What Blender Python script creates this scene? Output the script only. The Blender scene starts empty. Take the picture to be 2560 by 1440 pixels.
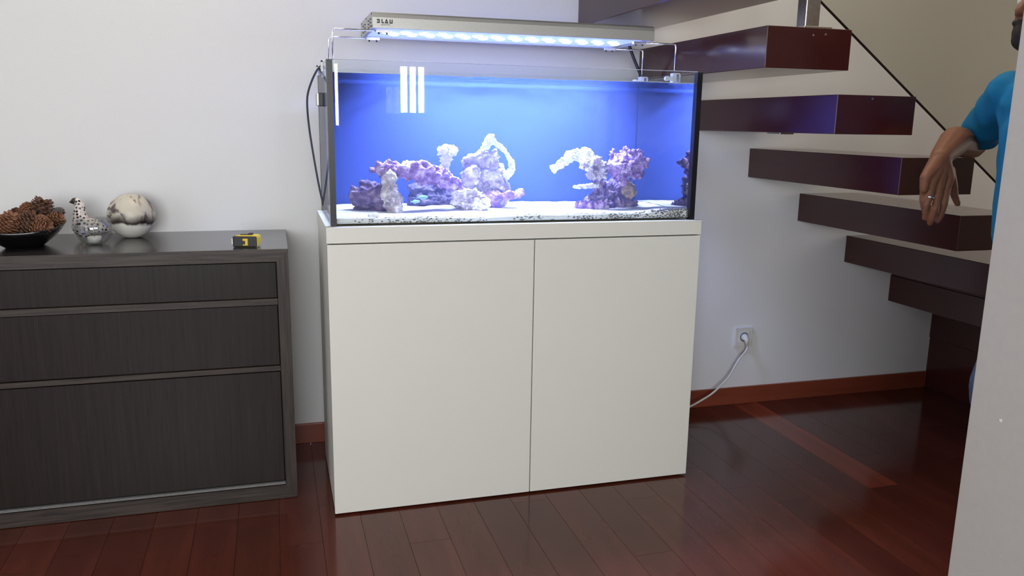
import bpy, bmesh, math, random
from mathutils import Vector, Matrix, noise
random.seed(7)
S = bpy.context.scene
COL = S.collection

# ------------------------------------------------------------------ camera
FPX = 2032.13
CAM = Vector((-0.14117, -2.99156, 1.19506))
FWD = Vector((0.27730332, 0.93989138, -0.19926633))
RGT = Vector((0.95989274, -0.27994585, 0.01537016))
DWN = Vector((-0.0413375, -0.1955365, -0.97982483))
cd = bpy.data.cameras.new('camera')
cam = bpy.data.objects.new('camera', cd)
COL.objects.link(cam)
cd.sensor_width = 36.0
cd.lens = FPX * 36.0 / 2560.0
cd.clip_start = 0.02
M = Matrix((RGT, -DWN, -FWD)).transposed().to_4x4()
M.translation = CAM
cam.matrix_world = M
S.camera = cam

# ------------------------------------------------------------------ world, exposure, window light
S.view_settings.view_transform = 'Standard'
S.view_settings.look = 'None'
S.view_settings.gamma = 1.0
S.view_settings.use_curve_mapping = False
S.view_settings.exposure = 0.0
try:
    S.cycles.use_denoising = True
    S.cycles.caustics_reflective = False
    S.cycles.caustics_refractive = False
    S.cycles.max_bounces = 6
    S.cycles.adaptive_threshold = 0.07
    S.cycles.diffuse_bounces = 3
    S.cycles.glossy_bounces = 3
    S.cycles.transparent_max_bounces = 24
    S.cycles.volume_bounces = 0
    S.cycles.sample_clamp_indirect = 6.0
except Exception:
    pass
w = bpy.data.worlds.new('world')
S.world = w
w.use_nodes = True
bg = w.node_tree.nodes['Background']
bg.inputs[0].default_value = (0.80, 0.88, 1.0, 1)
bg.inputs[1].default_value = 0.6


def area_light(name, loc, direction, sx, sy, power, color, spread=180):
    l = bpy.data.lights.new(name, 'AREA')
    l.shape = 'RECTANGLE'
    l.size, l.size_y, l.energy, l.color = sx, sy, power, color
    l.spread = math.radians(spread)
    o = bpy.data.objects.new(name, l)
    o.location = loc
    o.rotation_euler = Vector(direction).to_track_quat('-Z', 'Z').to_euler()
    COL.objects.link(o)
    return o


DAY = (0.955, 0.975, 1.0)
# daylight standing in the window openings of the room
area_light('daylight_balcony', (-2.72, -3.4, 1.25), (1, 0, 0), 2.0, 1.9, 34, DAY)
area_light('daylight_rear', (-0.9, -5.32, 1.35), (0, 1, 0), 2.0, 1.3, 120, DAY)
area_light('daylight_slats', (1.025, -5.27, 1.455), (0, 1, 0), 0.21, 0.38, 11, (1, 1, 1))
area_light('daylight_slit', (0.395, -5.27, 1.40), (0, 1, 0), 0.035, 0.5, 2.2, (1, 1, 1))
area_light('daylight_hall', (4.32, -1.0, 1.3), (-1, 0, 0), 0.9, 1.6, 16, (1.0, 0.86, 0.70))
area_light('skylight_stairwell', (0.9, -0.5, 4.05), (0, 0.05, -1), 2.4, 0.8, 45, (1.0, 0.86, 0.70))


# ------------------------------------------------------------------ helpers
def at(u, v, y):
    """world point at depth y behind picture point (u, v) of the 2560x1440 frame"""
    k = FWD + RGT * ((u - 1280) / FPX) + DWN * ((v - 720) / FPX)
    return CAM + k * ((y - CAM.y) / k.y)


def link(name, me, mat=None, parent=None, loc=None):
    o = bpy.data.objects.new(name, me)
    COL.objects.link(o)
    if mat is not None and me is not None and not me.materials:
        me.materials.append(mat)
    if loc is not None:
        o.location = loc
    if parent is not None:
        o.parent = parent
    return o


def tag(o, label=None, cat=None, group=None, kind=None):
    if label: o['label'] = label
    if cat: o['category'] = cat
    if group: o['group'] = group
    if kind: o['kind'] = kind
    return o


def empty(name, loc=(0, 0, 0), rz=0.0):
    o = bpy.data.objects.new(name, None)
    o.empty_display_size = 0.05
    o.location = loc
    o.rotation_euler = (0, 0, rz)
    COL.objects.link(o)
    return o


def bm_mesh(bm, name='mesh', smooth=False):
    me = bpy.data.meshes.new(name)
    bmesh.ops.recalc_face_normals(bm, faces=bm.faces)
    bm.to_mesh(me)
    bm.free()
    if smooth:
        for p in me.polygons: p.use_smooth = True
    return me


def add_box(bm, lo, hi, bevel=0.0, seg=2):
    c = [(a + b) / 2 for a, b in zip(lo, hi)]
    s = [b - a for a, b in zip(lo, hi)]
    r = bmesh.ops.create_cube(bm, size=1.0, matrix=Matrix.Translation(c) @ Matrix.Diagonal((*s, 1)))
    if bevel > 0:
        es = list({e for v in r['verts'] for e in v.link_edges})
        bmesh.ops.bevel(bm, geom=es, offset=bevel, segments=seg, affect='EDGES', profile=0.6)


def box(name, lo, hi, mat, parent=None, bevel=0.0, seg=2):
    bm = bmesh.new()
    add_box(bm, lo, hi, bevel, seg)
    return link(name, bm_mesh(bm, name), mat, parent)


def add_tube(bm, pts, r, n=10, caps=True):
    pts = [Vector(p) for p in pts]
    rs = r if isinstance(r, (list, tuple)) else [r] * len(pts)
    rings = []
    up = None
    for i, p in enumerate(pts):
        d = (pts[min(i + 1, len(pts) - 1)] - pts[max(i - 1, 0)]).normalized()
        if up is None:
            up = d.orthogonal().normalized()
        else:
            up = (up - d * up.dot(d)).normalized()
        b = d.cross(up)
        rings.append([bm.verts.new(p + (up * math.cos(a) + b * math.sin(a)) * rs[i]) for a in [2 * math.pi * k / n for k in range(n)]])
    for a, b in zip(rings, rings[1:]):
        for k in range(n):
            bm.faces.new((a[k], a[(k + 1) % n], b[(k + 1) % n], b[k]))
    if caps:
        bm.faces.new(rings[0][::-1])
        bm.faces.new(rings[-1])


def smooth_path(pts, sub=6):
    pts = [Vector(p) for p in pts]
    out = []
    for i in range(len(pts) - 1):
        p0, p1, p2, p3 = pts[max(i - 1, 0)], pts[i], pts[i + 1], pts[min(i + 2, len(pts) - 1)]
        for k in range(sub):
            t = k / sub
            out.append(0.5 * ((2 * p1) + (p2 - p0) * t + (2 * p0 - 5 * p1 + 4 * p2 - p3) * t * t + (3 * p1 - p0 - 3 * p2 + p3) * t ** 3))
    out.append(pts[-1])
    return out


def tube(name, pts, r, mat, parent=None, n=10, smooth=True, sub=0):
    bm = bmesh.new()
    add_tube(bm, smooth_path(pts, sub) if sub else pts, r, n)
    return link(name, bm_mesh(bm, name, smooth), mat, parent)


def lathe(name, prof, mat, parent=None, n=40, loc=None, close=False):
    bm = bmesh.new()
    rings = []
    for r, z in prof:
        if r < 1e-6:
            rings.append([bm.verts.new((0, 0, z))])
        else:
            rings.append([bm.verts.new((r * math.cos(2 * math.pi * k / n), r * math.sin(2 * math.pi * k / n), z)) for k in range(n)])
    for a, b in zip(rings, rings[1:]):
        for k in range(n):
            q = [a[k % len(a)], a[(k + 1) % len(a)], b[(k + 1) % len(b)], b[k % len(b)]]
            q = list(dict.fromkeys(q))
            if len(q) > 2:
                bm.faces.new(q)
    return link(name, bm_mesh(bm, name, True), mat, parent, loc)


def cyl_between(bm, p0, p1, r, n=16):
    add_tube(bm, [p0, p1], r, n)


# union of tapered capsules / ellipsoids / frusta grown into one continuous surface
def blob_mesh(name, prims, voxel, smooth=2, disp=None):
    bm = bmesh.new()
    for p in prims:
        t = bmesh.new()
        if p[0] == 'cap':
            _, a, ra, b, rb = p
            for c, r in ((a, ra), (b, rb)):
                bmesh.ops.create_icosphere(t, subdivisions=2, radius=r, matrix=Matrix.Translation(c))
            bmesh.ops.convex_hull(t, input=t.verts)
        elif p[0] == 'ell':
            _, c, rad, rot = p
            bmesh.ops.create_icosphere(t, subdivisions=3, radius=1.0, matrix=Matrix.Translation(c) @ rot @ Matrix.Diagonal((*rad, 1)))
        elif p[0] == 'fru':      # flat-ended frustum with elliptic ends: a, ra, b, rb
            _, a, ra, b, rb = p
            a, b = Vector(a), Vector(b)
            d = (b - a).normalized()
            u = d.orthogonal().normalized()
            wv = d.cross(u)
            for c, r in ((a, ra), (b, rb)):
                for k in range(24):
                    an = 2 * math.pi * k / 24
                    t.verts.new(c + (u * math.cos(an) + wv * math.sin(an)) * r)
            bmesh.ops.convex_hull(t, input=t.verts)
        loose = [v for v in t.verts if not v.link_faces]
        bmesh.ops.delete(t, geom=loose, context='VERTS')
        bmesh.ops.recalc_face_normals(t, faces=t.faces)
        tm = bpy.data.meshes.new('t')
        t.to_mesh(tm)
        t.free()
        bm.from_mesh(tm)
        bpy.data.meshes.remove(tm)
    me = bpy.data.meshes.new('src')
    bm.to_mesh(me)
    bm.free()
    o = bpy.data.objects.new('src', me)
    COL.objects.link(o)
    m = o.modifiers.new('r', 'REMESH')
    m.mode = 'VOXEL'
    m.voxel_size = voxel
    m.use_smooth_shade = True
    if smooth:
        s = o.modifiers.new('s', 'SMOOTH')
        s.factor, s.iterations = 0.5, smooth
    dg = bpy.context.evaluated_depsgraph_get()
    dg.update()
    out = bpy.data.meshes.new_from_object(o.evaluated_get(dg))
    out.name = name
    bpy.data.objects.remove(o)
    bpy.data.meshes.remove(me)
    if disp:
        amp, freq, seed = disp
        off = Vector((seed * 3.7, seed * 1.3, seed * 2.1))
        nor = [v.normal.copy() for v in out.vertices]
        for v, nn in zip(out.vertices, nor):
            p = v.co * freq + off
            h = noise.turbulence(p, 3, True) - 0.45
            cell = noise.voronoi(p * 1.3)[0][0]
            big = noise.noise(p * 0.38 + Vector((9, 2, 5)))
            v.co += nn * amp * (1.5 * h + 1.2 * (0.35 - cell) + 1.3 * big)
    for p in out.polygons: p.use_smooth = True
    return out


# ------------------------------------------------------------------ materials
def new_mat(name):
    m = bpy.data.materials.new(name)
    m.use_nodes = True
    nt = m.node_tree
    return m, nt, nt.nodes['Principled BSDF']


def N(nt, typ, **kw):
    n = nt.nodes.new(typ)
    for k, v in kw.items():
        if k in n.inputs: n.inputs[k].default_value = v
        else: setattr(n, k, v)
    return n


def ramp(nt, fac, stops):
    r = nt.nodes.new('ShaderNodeValToRGB')
    e = r.color_ramp.elements
    while len(e) < len(stops): e.new(0.5)
    for el, (p, c) in zip(e, stops):
        el.position = p
        el.color = (*c, 1) if len(c) == 3 else c
    nt.links.new(fac, r.inputs[0])
    return r.outputs[0]


def coords(nt, scale=(1, 1, 1), kind='Object'):
    tc = nt.nodes.new('ShaderNodeTexCoord')
    mp = nt.nodes.new('ShaderNodeMapping')
    mp.inputs['Scale'].default_value = scale
    nt.links.new(tc.outputs[kind], mp.inputs[0])
    return mp.outputs[0]


def bump(nt, bsdf, h, strength=0.1, dist=0.002):
    b = N(nt, 'ShaderNodeBump', Strength=strength, Distance=dist)
    nt.links.new(h, b.inputs['Height'])
    nt.links.new(b.outputs[0], bsdf.inputs['Normal'])


def simple(name, col, rough=0.5, metal=0.0, nscale=0, namp=0.0, bstr=0.0, spec=0.5, coat=0.0):
    m, nt, b = new_mat(name)
    b.inputs['Base Color'].default_value = (*col, 1)
    b.inputs['Roughness'].default_value = rough
    b.inputs['Metallic'].default_value = metal
    b.inputs['Specular IOR Level'].default_value = spec
    b.inputs['Coat Weight'].default_value = coat
    if nscale:
        t = N(nt, 'ShaderNodeTexNoise', Scale=nscale, Detail=4.0)
        nt.links.new(coords(nt), t.inputs['Vector'])
        if namp:
            lo = tuple(c * (1 - namp) for c in col)
            hi = tuple(min(1, c * (1 + namp)) for c in col)
            nt.links.new(ramp(nt, t.outputs[0], [(0.3, lo), (0.7, hi)]), b.inputs['Base Color'])
        if bstr:
            bump(nt, b, t.outputs[0], bstr)
    return m


def wood(name, dark, light, scale, rough, bstr=0.1, use_obj=False, spec=0.5, pore=0.0, kind='Object', coat=0.0):
    m, nt, b = new_mat(name)
    v = coords(nt, scale, kind)
    t = N(nt, 'ShaderNodeTexNoise', Scale=1.0, Detail=6.0, Roughness=0.6, Distortion=0.4)
    nt.links.new(v, t.inputs['Vector'])
    c = ramp(nt, t.outputs[0], [(0.3, dark), (0.72, light)])
    if use_obj:
        oi = nt.nodes.new('ShaderNodeObjectInfo')
        mx = N(nt, 'ShaderNodeMix', data_type='RGBA', blend_type='MULTIPLY')
        mx.inputs[0].default_value = 1.0
        nt.links.new(c, mx.inputs[6])
        nt.links.new(oi.outputs['Color'], mx.inputs[7])
        c = mx.outputs[2]
    nt.links.new(c, b.inputs['Base Color'])
    b.inputs['Roughness'].default_value = rough
    b.inputs['Specular IOR Level'].default_value = spec
    b.inputs['Coat Weight'].default_value = coat
    b.inputs['Coat Roughness'].default_value = 0.14
    if bstr:
        bump(nt, b, t.outputs[0], bstr, 0.001)
    return m


def thin_glass(name, tint=(0.97, 0.985, 0.98), refl=0.5, base=0.017):
    m = bpy.data.materials.new(name)
    m.use_nodes = True
    nt = m.node_tree
    nt.nodes.clear()
    out = nt.nodes.new('ShaderNodeOutputMaterial')
    tr = N(nt, 'ShaderNodeBsdfTransparent', Color=(*tint, 1))
    gl = N(nt, 'ShaderNodeBsdfGlossy', Roughness=0.0)
    geo = nt.nodes.new('ShaderNodeNewGeometry')
    dot = N(nt, 'ShaderNodeVectorMath', operation='DOT_PRODUCT')
    nt.links.new(geo.outputs['Normal'], dot.inputs[0])
    nt.links.new(geo.outputs['Incoming'], dot.inputs[1])
    ab = N(nt, 'ShaderNodeMath', operation='ABSOLUTE')
    nt.links.new(dot.outputs['Value'], ab.inputs[0])
    sub = N(nt, 'ShaderNodeMath', operation='SUBTRACT')
    sub.inputs[0].default_value = 1.0
    nt.links.new(ab.outputs[0], sub.inputs[1])
    pw = N(nt, 'ShaderNodeMath', operation='POWER')
    pw.inputs[1].default_value = 5.0
    nt.links.new(sub.outputs[0], pw.inputs[0])
    ma = N(nt, 'ShaderNodeMath', operation='MULTIPLY_ADD', use_clamp=True)
    ma.inputs[1].default_value = refl
    ma.inputs[2].default_value = base
    nt.links.new(pw.outputs[0], ma.inputs[0])
    mx = nt.nodes.new('ShaderNodeMixShader')
    nt.links.new(ma.outputs[0], mx.inputs[0])
    nt.links.new(tr.outputs[0], mx.inputs[1])
    nt.links.new(gl.outputs[0], mx.inputs[2])
    nt.links.new(mx.outputs[0], out.inputs[0])
    return m


def water_mat():
    m = bpy.data.materials.new('tank_water')
    m.use_nodes = True
    nt = m.node_tree
    nt.nodes.clear()
    out = nt.nodes.new('ShaderNodeOutputMaterial')
    tr = N(nt, 'ShaderNodeBsdfTransparent', Color=(1, 1, 1, 1))
    gl = N(nt, 'ShaderNodeBsdfGlossy', Roughness=0.02)
    fr = N(nt, 'ShaderNodeFresnel', IOR=1.33)
    geo = nt.nodes.new('ShaderNodeNewGeometry')
    sep = nt.nodes.new('ShaderNodeSeparateXYZ')
    nt.links.new(geo.outputs['True Normal'], sep.inputs[0])
    ab = N(nt, 'ShaderNodeMath', operation='ABSOLUTE')
    nt.links.new(sep.outputs[1], ab.inputs[0])
    lt = N(nt, 'ShaderNodeMath', operation='LESS_THAN')
    lt.inputs[1].default_value = 0.7
    nt.links.new(ab.outputs[0], lt.inputs[0])
    mu = N(nt, 'ShaderNodeMath', operation='MULTIPLY')
    nt.links.new(fr.outputs[0], mu.inputs[0])
    nt.links.new(lt.outputs[0], mu.inputs[1])
    mx = nt.nodes.new('ShaderNodeMixShader')
    nt.links.new(mu.outputs[0], mx.inputs[0])
    nt.links.new(tr.outputs[0], mx.inputs[1])
    nt.links.new(gl.outputs[0], mx.inputs[2])
    nt.links.new(mx.outputs[0], out.inputs[0])
    vs = N(nt, 'ShaderNodeVolumeScatter', Color=(0.22, 0.33, 1.0, 1), Density=0.75, Anisotropy=0.0)
    nt.links.new(vs.outputs[0], out.inputs['Volume'])
    return m


MW = simple('wall_paint', (0.80, 0.80, 0.79), 0.75, nscale=180, namp=0.015, bstr=0.03)
MPART = simple('greige_paint', (0.46, 0.44, 0.405), 0.6, nscale=60, namp=0.02, bstr=0.02)
MCEIL = simple('ceiling_paint', (0.82, 0.82, 0.80), 0.85, nscale=120, namp=0.02)
MFLOOR = wood('floor_wood', (0.066, 0.0150, 0.0092), (0.098, 0.0235, 0.0135), (14, 1.6, 14), 0.13, 0.012, use_obj=True)
MBASE = wood('skirting_wood', (0.19, 0.040, 0.020), (0.27, 0.062, 0.030), (2, 20, 20), 0.35, 0.03)
MSTEP = wood('tread_wood', (0.046, 0.0085, 0.0078), (0.053, 0.0100, 0.0090), (40, 2.2, 40), 0.32, 0.0, spec=0.12, coat=0.8)
MWEN_H = wood('wenge_across', (0.012, 0.009, 0.008), (0.075, 0.056, 0.046), (5, 60, 110), 0.45, 0.35, spec=0.35)
MWEN_V = wood('wenge_upright', (0.010, 0.0072, 0.0060), (0.023, 0.0168, 0.0140), (150, 60, 5), 0.36, 0.15, spec=0.22)
MWEN_S = wood('wenge_stile', (0.012, 0.009, 0.008), (0.062, 0.046, 0.038), (110, 60, 5), 0.45, 0.35, spec=0.35)
MWEN_T = wood('wenge_top', (0.020, 0.019, 0.020), (0.050, 0.046, 0.045), (5, 110, 60), 0.17, 0.02, spec=0.65)
MLAM = simple('white_laminate', (0.755, 0.745, 0.675), 0.42, nscale=300, namp=0.01)
MGAP = simple('shadow_gap_board', (0.05, 0.05, 0.045), 0.8, nscale=40, namp=0.1)
MALU = simple('brushed_aluminium', (0.52, 0.52, 0.48), 0.38, 0.5, nscale=200, namp=0.06)
MTRACK = simple('dull_metal', (0.30, 0.30, 0.29), 0.6, 0.3, nscale=90, namp=0.08)
MSTEEL = simple('stainless_steel', (0.62, 0.60, 0.56), 0.28, 1.0, nscale=90, namp=0.08)
MCHROME = simple('chrome_wire', (0.85, 0.85, 0.87), 0.16, 1.0, nscale=60, namp=0.03)
MBLACK = simple('black_plastic', (0.012, 0.012, 0.014), 0.45, nscale=80, namp=0.2)
MSIL = simple('black_silicone', (0.006, 0.006, 0.010), 0.35, nscale=80, namp=0.2)
MGLASS = thin_glass('tank_glass')
MGLASSW = thin_glass('submerged_glass', refl=0.05, base=0.002)
MRAIL = thin_glass('smoked_glass', (0.84, 0.83, 0.78), 0.35)
MEDGE = simple('glass_edge', (0.008, 0.009, 0.008), 0.3, nscale=50, namp=0.2)
MWATER = water_mat()
MBACK = simple('blue_film', (0.020, 0.046, 0.27), 0.9, nscale=6, namp=0.08)
MPLAST = simple('white_plastic', (0.72, 0.71, 0.66), 0.4, nscale=100, namp=0.02)
MACRYL = simple('clear_acrylic', (0.75, 0.78, 0.85), 0.15, nscale=60, namp=0.05)
MSAND = simple('coral_sand', (0.72, 0.72, 0.70), 0.9, nscale=420, namp=0.22, bstr=0.6)
MGRAV = simple('dark_gravel', (0.16, 0.15, 0.16), 0.8, nscale=300, namp=0.5)


# ------------------------------------------------------------------ room shell
XL, XR, YF, H = -2.6, 4.2, -5.2, 2.75


def struct(o):
    o['kind'] = 'structure'
    return o


def wall_with_holes(name, axis, pos, thick, a0, a1, z0, z1, holes, mat):
    """wall in the plane axis=pos; holes = [(a0, a1, z0, z1)]"""
    bm = bmesh.new()
    cuts = sorted({a0, a1, *[h[0] for h in holes], *[h[1] for h in holes]})
    for c0, c1 in zip(cuts, cuts[1:]):
        zs = [(z0, z1)]
        for h in holes:
            if h[0] <= c0 + 1e-6 and h[1] >= c1 - 1e-6:
                zs = [(z0, h[2]), (h[3], z1)]
        for s0, s1 in zs:
            if axis == 'x':
                add_box(bm, (min(pos, pos + thick), c0, s0), (max(pos, pos + thick), c1, s1))
            else:
                add_box(bm, (c0, min(pos, pos + thick), s0), (c1, max(pos, pos + thick), s1))
    return struct(link(name, bm_mesh(bm, name), mat))


struct(box('wall_back', (XL - 0.2, 0.0, 0.0), (XR + 0.2, 0.2, 4.2), MW))
wall_with_holes('wall_left', 'x', XL, -0.2, YF, 0.0, 0, H, [(-4.4, -2.4, 0.3, 2.2)], MW)
wall_with_holes('wall_right', 'x', XR, 0.2, YF, 0.0, 0, 4.2, [(-1.45, -0.55, 0.5, 2.1)], MW)
wall_with_holes('wall_front', 'y', YF, -0.2, XL - 0.2, XR + 0.2, 0, H,
                [(-1.9, 0.1, 0.7, 2.0), (0.38, 0.41, 1.12, 1.66), (0.92, 1.13, 1.265, 1.645)], MW)
ceil_bm = bmesh.new()
add_box(ceil_bm, (XL - 0.2, YF - 0.2, H), (XR + 0.2, -1.0, H + 0.2))
add_box(ceil_bm, (XL - 0.2, -1.0, H), (-0.9, 0.0, H + 0.2))
add_box(ceil_bm, (2.6, -1.0, H), (XR + 0.2, 0.0, H + 0.2))
add_box(ceil_bm, (-1.0, -1.1, 4.1), (2.7, 0.0, 4.2))
add_box(ceil_bm, (-1.1, -1.1, H), (-0.9, 0.0, 4.2))
add_box(ceil_bm, (2.6, -1.1, H), (2.7, 0.0, 4.2))
add_box(ceil_bm, (-1.1, -1.2, H + 0.2), (2.7, -1.0, 4.2))
struct(link('ceiling', bm_mesh(ceil_bm, 'ceiling'), MCEIL))
struct(box('wall_partition', (1.2945, -1.92, 0.0), (XR, -1.66, H), MPART, bevel=0.002))
# scuffs and a nail head on the partition jamb
part = bpy.data.objects['wall_partition']
nail = box('filler_spot', (1.2925, -1.742, 0.60), (1.2950, -1.736, 0.606), MPLAST, part, 0.001)

for i, (fr, lo, hi) in enumerate([
        ('x', (XL - 0.12, -4.4, 0.3), (XL - 0.06, -2.4, 2.2)),
        ('y', (-1.9, YF - 0.10, 0.7), (0.1, YF - 0.05, 2.0)),
        ('x', (XR + 0.05, -1.45, 0.5), (XR + 0.1, -0.55, 2.1))]):
    bm = bmesh.new()
    ax = 1 if fr == 'x' else 0
    t = 0.06
    for e in (0, 1):
        l, h = list(lo), list(hi)
        if e: l[ax] = hi[ax] - t
        else: h[ax] = lo[ax] + t
        add_box(bm, l, h)
        l, h = list(lo), list(hi)
        if e: l[2] = hi[2] - t
        else: h[2] = lo[2] + t
        add_box(bm, l, h)
    mid = (lo[ax] + hi[ax]) / 2
    l, h = list(lo), list(hi)
    l[ax], h[ax] = mid - 0.03, mid + 0.03
    add_box(bm, l, h)
    struct(link('window_%d' % (i + 1), bm_mesh(bm, 'window'), MPLAST))
bm = bmesh.new()
for x0 in (0.985, 1.058):
    add_box(bm, (x0, YF - 0.06, 1.265), (x0 + 0.016, YF - 0.02, 1.645))
struct(link('window_4', bm_mesh(bm, 'window'), MPLAST))

# floor: slab plus mahogany planks laid square to the back wall
floor = struct(box('floor', (XL - 0.2, YF - 0.2, -0.15), (XR + 0.2, 0.0, -0.012), MGAP))
PW, X0 = 0.12, 0.196
near, far = [], []
for c in range(-24, 34):
    x = X0 + c * PW
    if x < XL - 0.2 or x + PW > XR + 0.2: continue
    rnd = random.Random(c * 13 + 5)
    y = 0.0
    first = rnd.uniform(0.35, 1.15)
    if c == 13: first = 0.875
    while y > YF:
        ln = first if y == 0.0 else rnd.uniform(0.8, 1.3)
        y2 = max(y - ln, YF)
        tone = rnd.uniform(0.80, 1.18)
        red = rnd.uniform(0.95, 1.08)
        color = (tone * red, tone, tone * rnd.uniform(0.9, 1.05), 1)
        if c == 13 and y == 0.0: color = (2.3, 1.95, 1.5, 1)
        vis = -1.2 < x < 2.9 and y > -2.0
        (near if vis else far).append((x, y2, y, color))
        y = y2
mesh_cache = {}
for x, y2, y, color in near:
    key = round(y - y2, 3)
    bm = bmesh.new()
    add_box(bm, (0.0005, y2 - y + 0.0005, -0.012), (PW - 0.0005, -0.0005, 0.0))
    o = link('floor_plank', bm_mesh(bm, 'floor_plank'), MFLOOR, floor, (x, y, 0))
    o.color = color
bm = bmesh.new()
for x, y2, y, color in far:
    add_box(bm, (x + 0.0005, y2 + 0.0005, -0.012), (x + PW - 0.0005, y - 0.0005, 0.0))
tag(link('floor_planking', bm_mesh(bm, 'floor_planking'), MFLOOR, floor), kind='stuff')

# skirting
struct(box('baseboard_back', (XL, -0.012, 0.0), (2.785, 0.0, 0.0762), MBASE, bevel=0.002))
struct(box('baseboard_left', (XL, YF, 0.0), (XL + 0.012, -0.012, 0.0762), MBASE, bevel=0.002))

# ------------------------------------------------------------------ cantilever staircase
stair = empty('staircase', (2.0, -0.43, 0.0))
tag(stair, 'dark mahogany staircase of thick floating treads cantilevered from the white wall', 'staircase')
G, RISE, TH, LEN, WID = 0.2574, 0.1871, 0.1173, 0.8594, 0.2867


def tread(k):
    X = 1.7554 + (k - 3) * G
    Z = 1.1062 - (k - 3) * RISE
    return X, Z


inv = Matrix.Translation((-2.0, 0.43, 0))
for k in range(-3, 8):
    X, Z = tread(k)
    bm = bmesh.new()
    add_box(bm, (X, -LEN, Z - TH), (X + WID, 0.0, Z), 0.0015, 1)
    bm.transform(inv)
    link('tread', bm_mesh(bm, 'tread'), MSTEP, stair)
X, Z = tread(8)
bm = bmesh.new()
add_box(bm, (X, -LEN, 0.0), (X + WID, 0.0, Z), 0.0015, 1)
bm.transform(inv)
link('bottom_step', bm_mesh(bm, 'bottom_step'), MSTEP, stair)
X7, Z7 = tread(7)
bm = bmesh.new()
add_box(bm, (X7 + 0.004, -LEN + 0.005, 0.0), (X - 0.001, 0.0, Z7 - TH), 0.0015, 1)
bm.transform(inv)
link('support_block', bm_mesh(bm, 'support_block'), MSTEP, stair)
for k in (6, 7):
    xa_, za_ = tread(k)
    xb_, zb_ = tread(k - 1)
    bm = bmesh.new()
    add_box(bm, (xa_ + 0.003, -LEN + 0.004, za_ + 0.0005), (xb_ + WID - 0.002, 0.0, zb_ - TH - 0.0005), 0.001, 1)
    bm.transform(inv)
    link('support_block', bm_mesh(bm, 'support_block'), MSTEP, stair)
# steel fixing plate below the second visible tread and small screws in the end grain
X2, Z2 = tread(2)
p0 = at(1937, 343, -0.45)
bm = bmesh.new()
add_box(bm, (p0.x, -0.48, Z2 - TH - 0.006), (p0.x + 0.055, -0.40, Z2 - TH), 0.001, 1)
bm.transform(inv)
link('fixing_plate', bm_mesh(bm, 'fixing_plate'), MSTEEL, stair)
for (u, v) in ((2033, 88), (2064, 86), (2181, 247)):
    p = at(u, v, -LEN)
    bm = bmesh.new()
    cyl_between(bm, (p.x, -LEN - 0.0015, p.z), (p.x, -LEN + 0.004, p.z), 0.0035, 10)
    bm.transform(inv)
    link('screw', bm_mesh(bm, 'screw'), MSTEEL, stair)

# balustrade: steel posts and a smoked glass panel whose lower edge follows the nosings
bal = empty('balustrade', (1.42, -0.8, 1.4802))
tag(bal, 'smoked glass stair balustrade with a square stainless steel post', 'balustrade')
bi = Matrix.Translation((-1.42, 0.8, -1.4802))
X1, Z1 = tread(1)
bm = bmesh.new()
add_box(bm, (1.385, -0.83, Z1 + 0.006), (1.433, -0.785, Z1 + 1.0), 0.002, 1)
bm.transform(bi)
link('post', bm_mesh(bm, 'post'), MSTEEL, bal)
bm = bmesh.new()
add_box(bm, (1.372, -0.845, Z1), (1.468, -0.765, Z1 + 0.006), 0.001, 1)
bm.transform(bi)
link('base_plate', bm_mesh(bm, 'base_plate'), MSTEEL, bal)
# line of the lower edge in the plane y=-0.80
ax_, az_, bx_, bz_ = 1.821, 1.298, 2.108, 1.091
sl = (bz_ - az_) / (bx_ - ax_)
yg = -0.805


def zl(x): return az_ + (x - ax_) * sl


bm = bmesh.new()
xa, xb = 1.437, 2.55
vs = []
for yy in (yg, yg + 0.010):
    vs.append([bm.verts.new(p) for p in ((xa, yy, zl(xa)), (xb, yy, zl(xb)), (xb, yy, zl(xb) + 0.95), (xa, yy, zl(xa) + 0.95))])
a, b = vs
bm.faces.new(a); bm.faces.new(b[::-1])
for i in range(4): bm.faces.new((a[i], b[i], b[(i + 1) % 4], a[(i + 1) % 4]))
bm.transform(bi)
link('glass_panel', bm_mesh(bm, 'glass_panel'), MRAIL, bal)
bm = bmesh.new()
vs = []
for yy in (yg - 0.0005, yg + 0.0105):
    vs.append([bm.verts.new(p) for p in ((xa, yy, zl(xa) - 0.0015), (xb, yy, zl(xb) - 0.0015), (xb, yy, zl(xb) + 0.001), (xa, yy, zl(xa) + 0.001))])
a, b = vs
bm.faces.new(a); bm.faces.new(b[::-1])
for i in range(4): bm.faces.new((a[i], b[i], b[(i + 1) % 4], a[(i + 1) % 4]))
bm.transform(bi)
link('edge_seal', bm_mesh(bm, 'edge_seal'), MEDGE, bal)

# ------------------------------------------------------------------ aquarium stand
YA, YB = -0.6255, -0.145            # front and back of the stand
H1, H2, H3 = 0.8459, 0.8925, 1.3613
stand = empty('aquarium_stand', (0.6, -0.385, 0.0))
tag(stand, 'white two-door aquarium cabinet standing on the dark plank floor', 'cabinet')


def sbox(name, lo, hi, mat, parent, org, bevel=0.0, seg=2):
    bm = bmesh.new()
    add_box(bm, lo, hi, bevel, seg)
    bm.transform(Matrix.Translation([-c for c in org]))
    return link(name, bm_mesh(bm, name), mat, parent)


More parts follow.
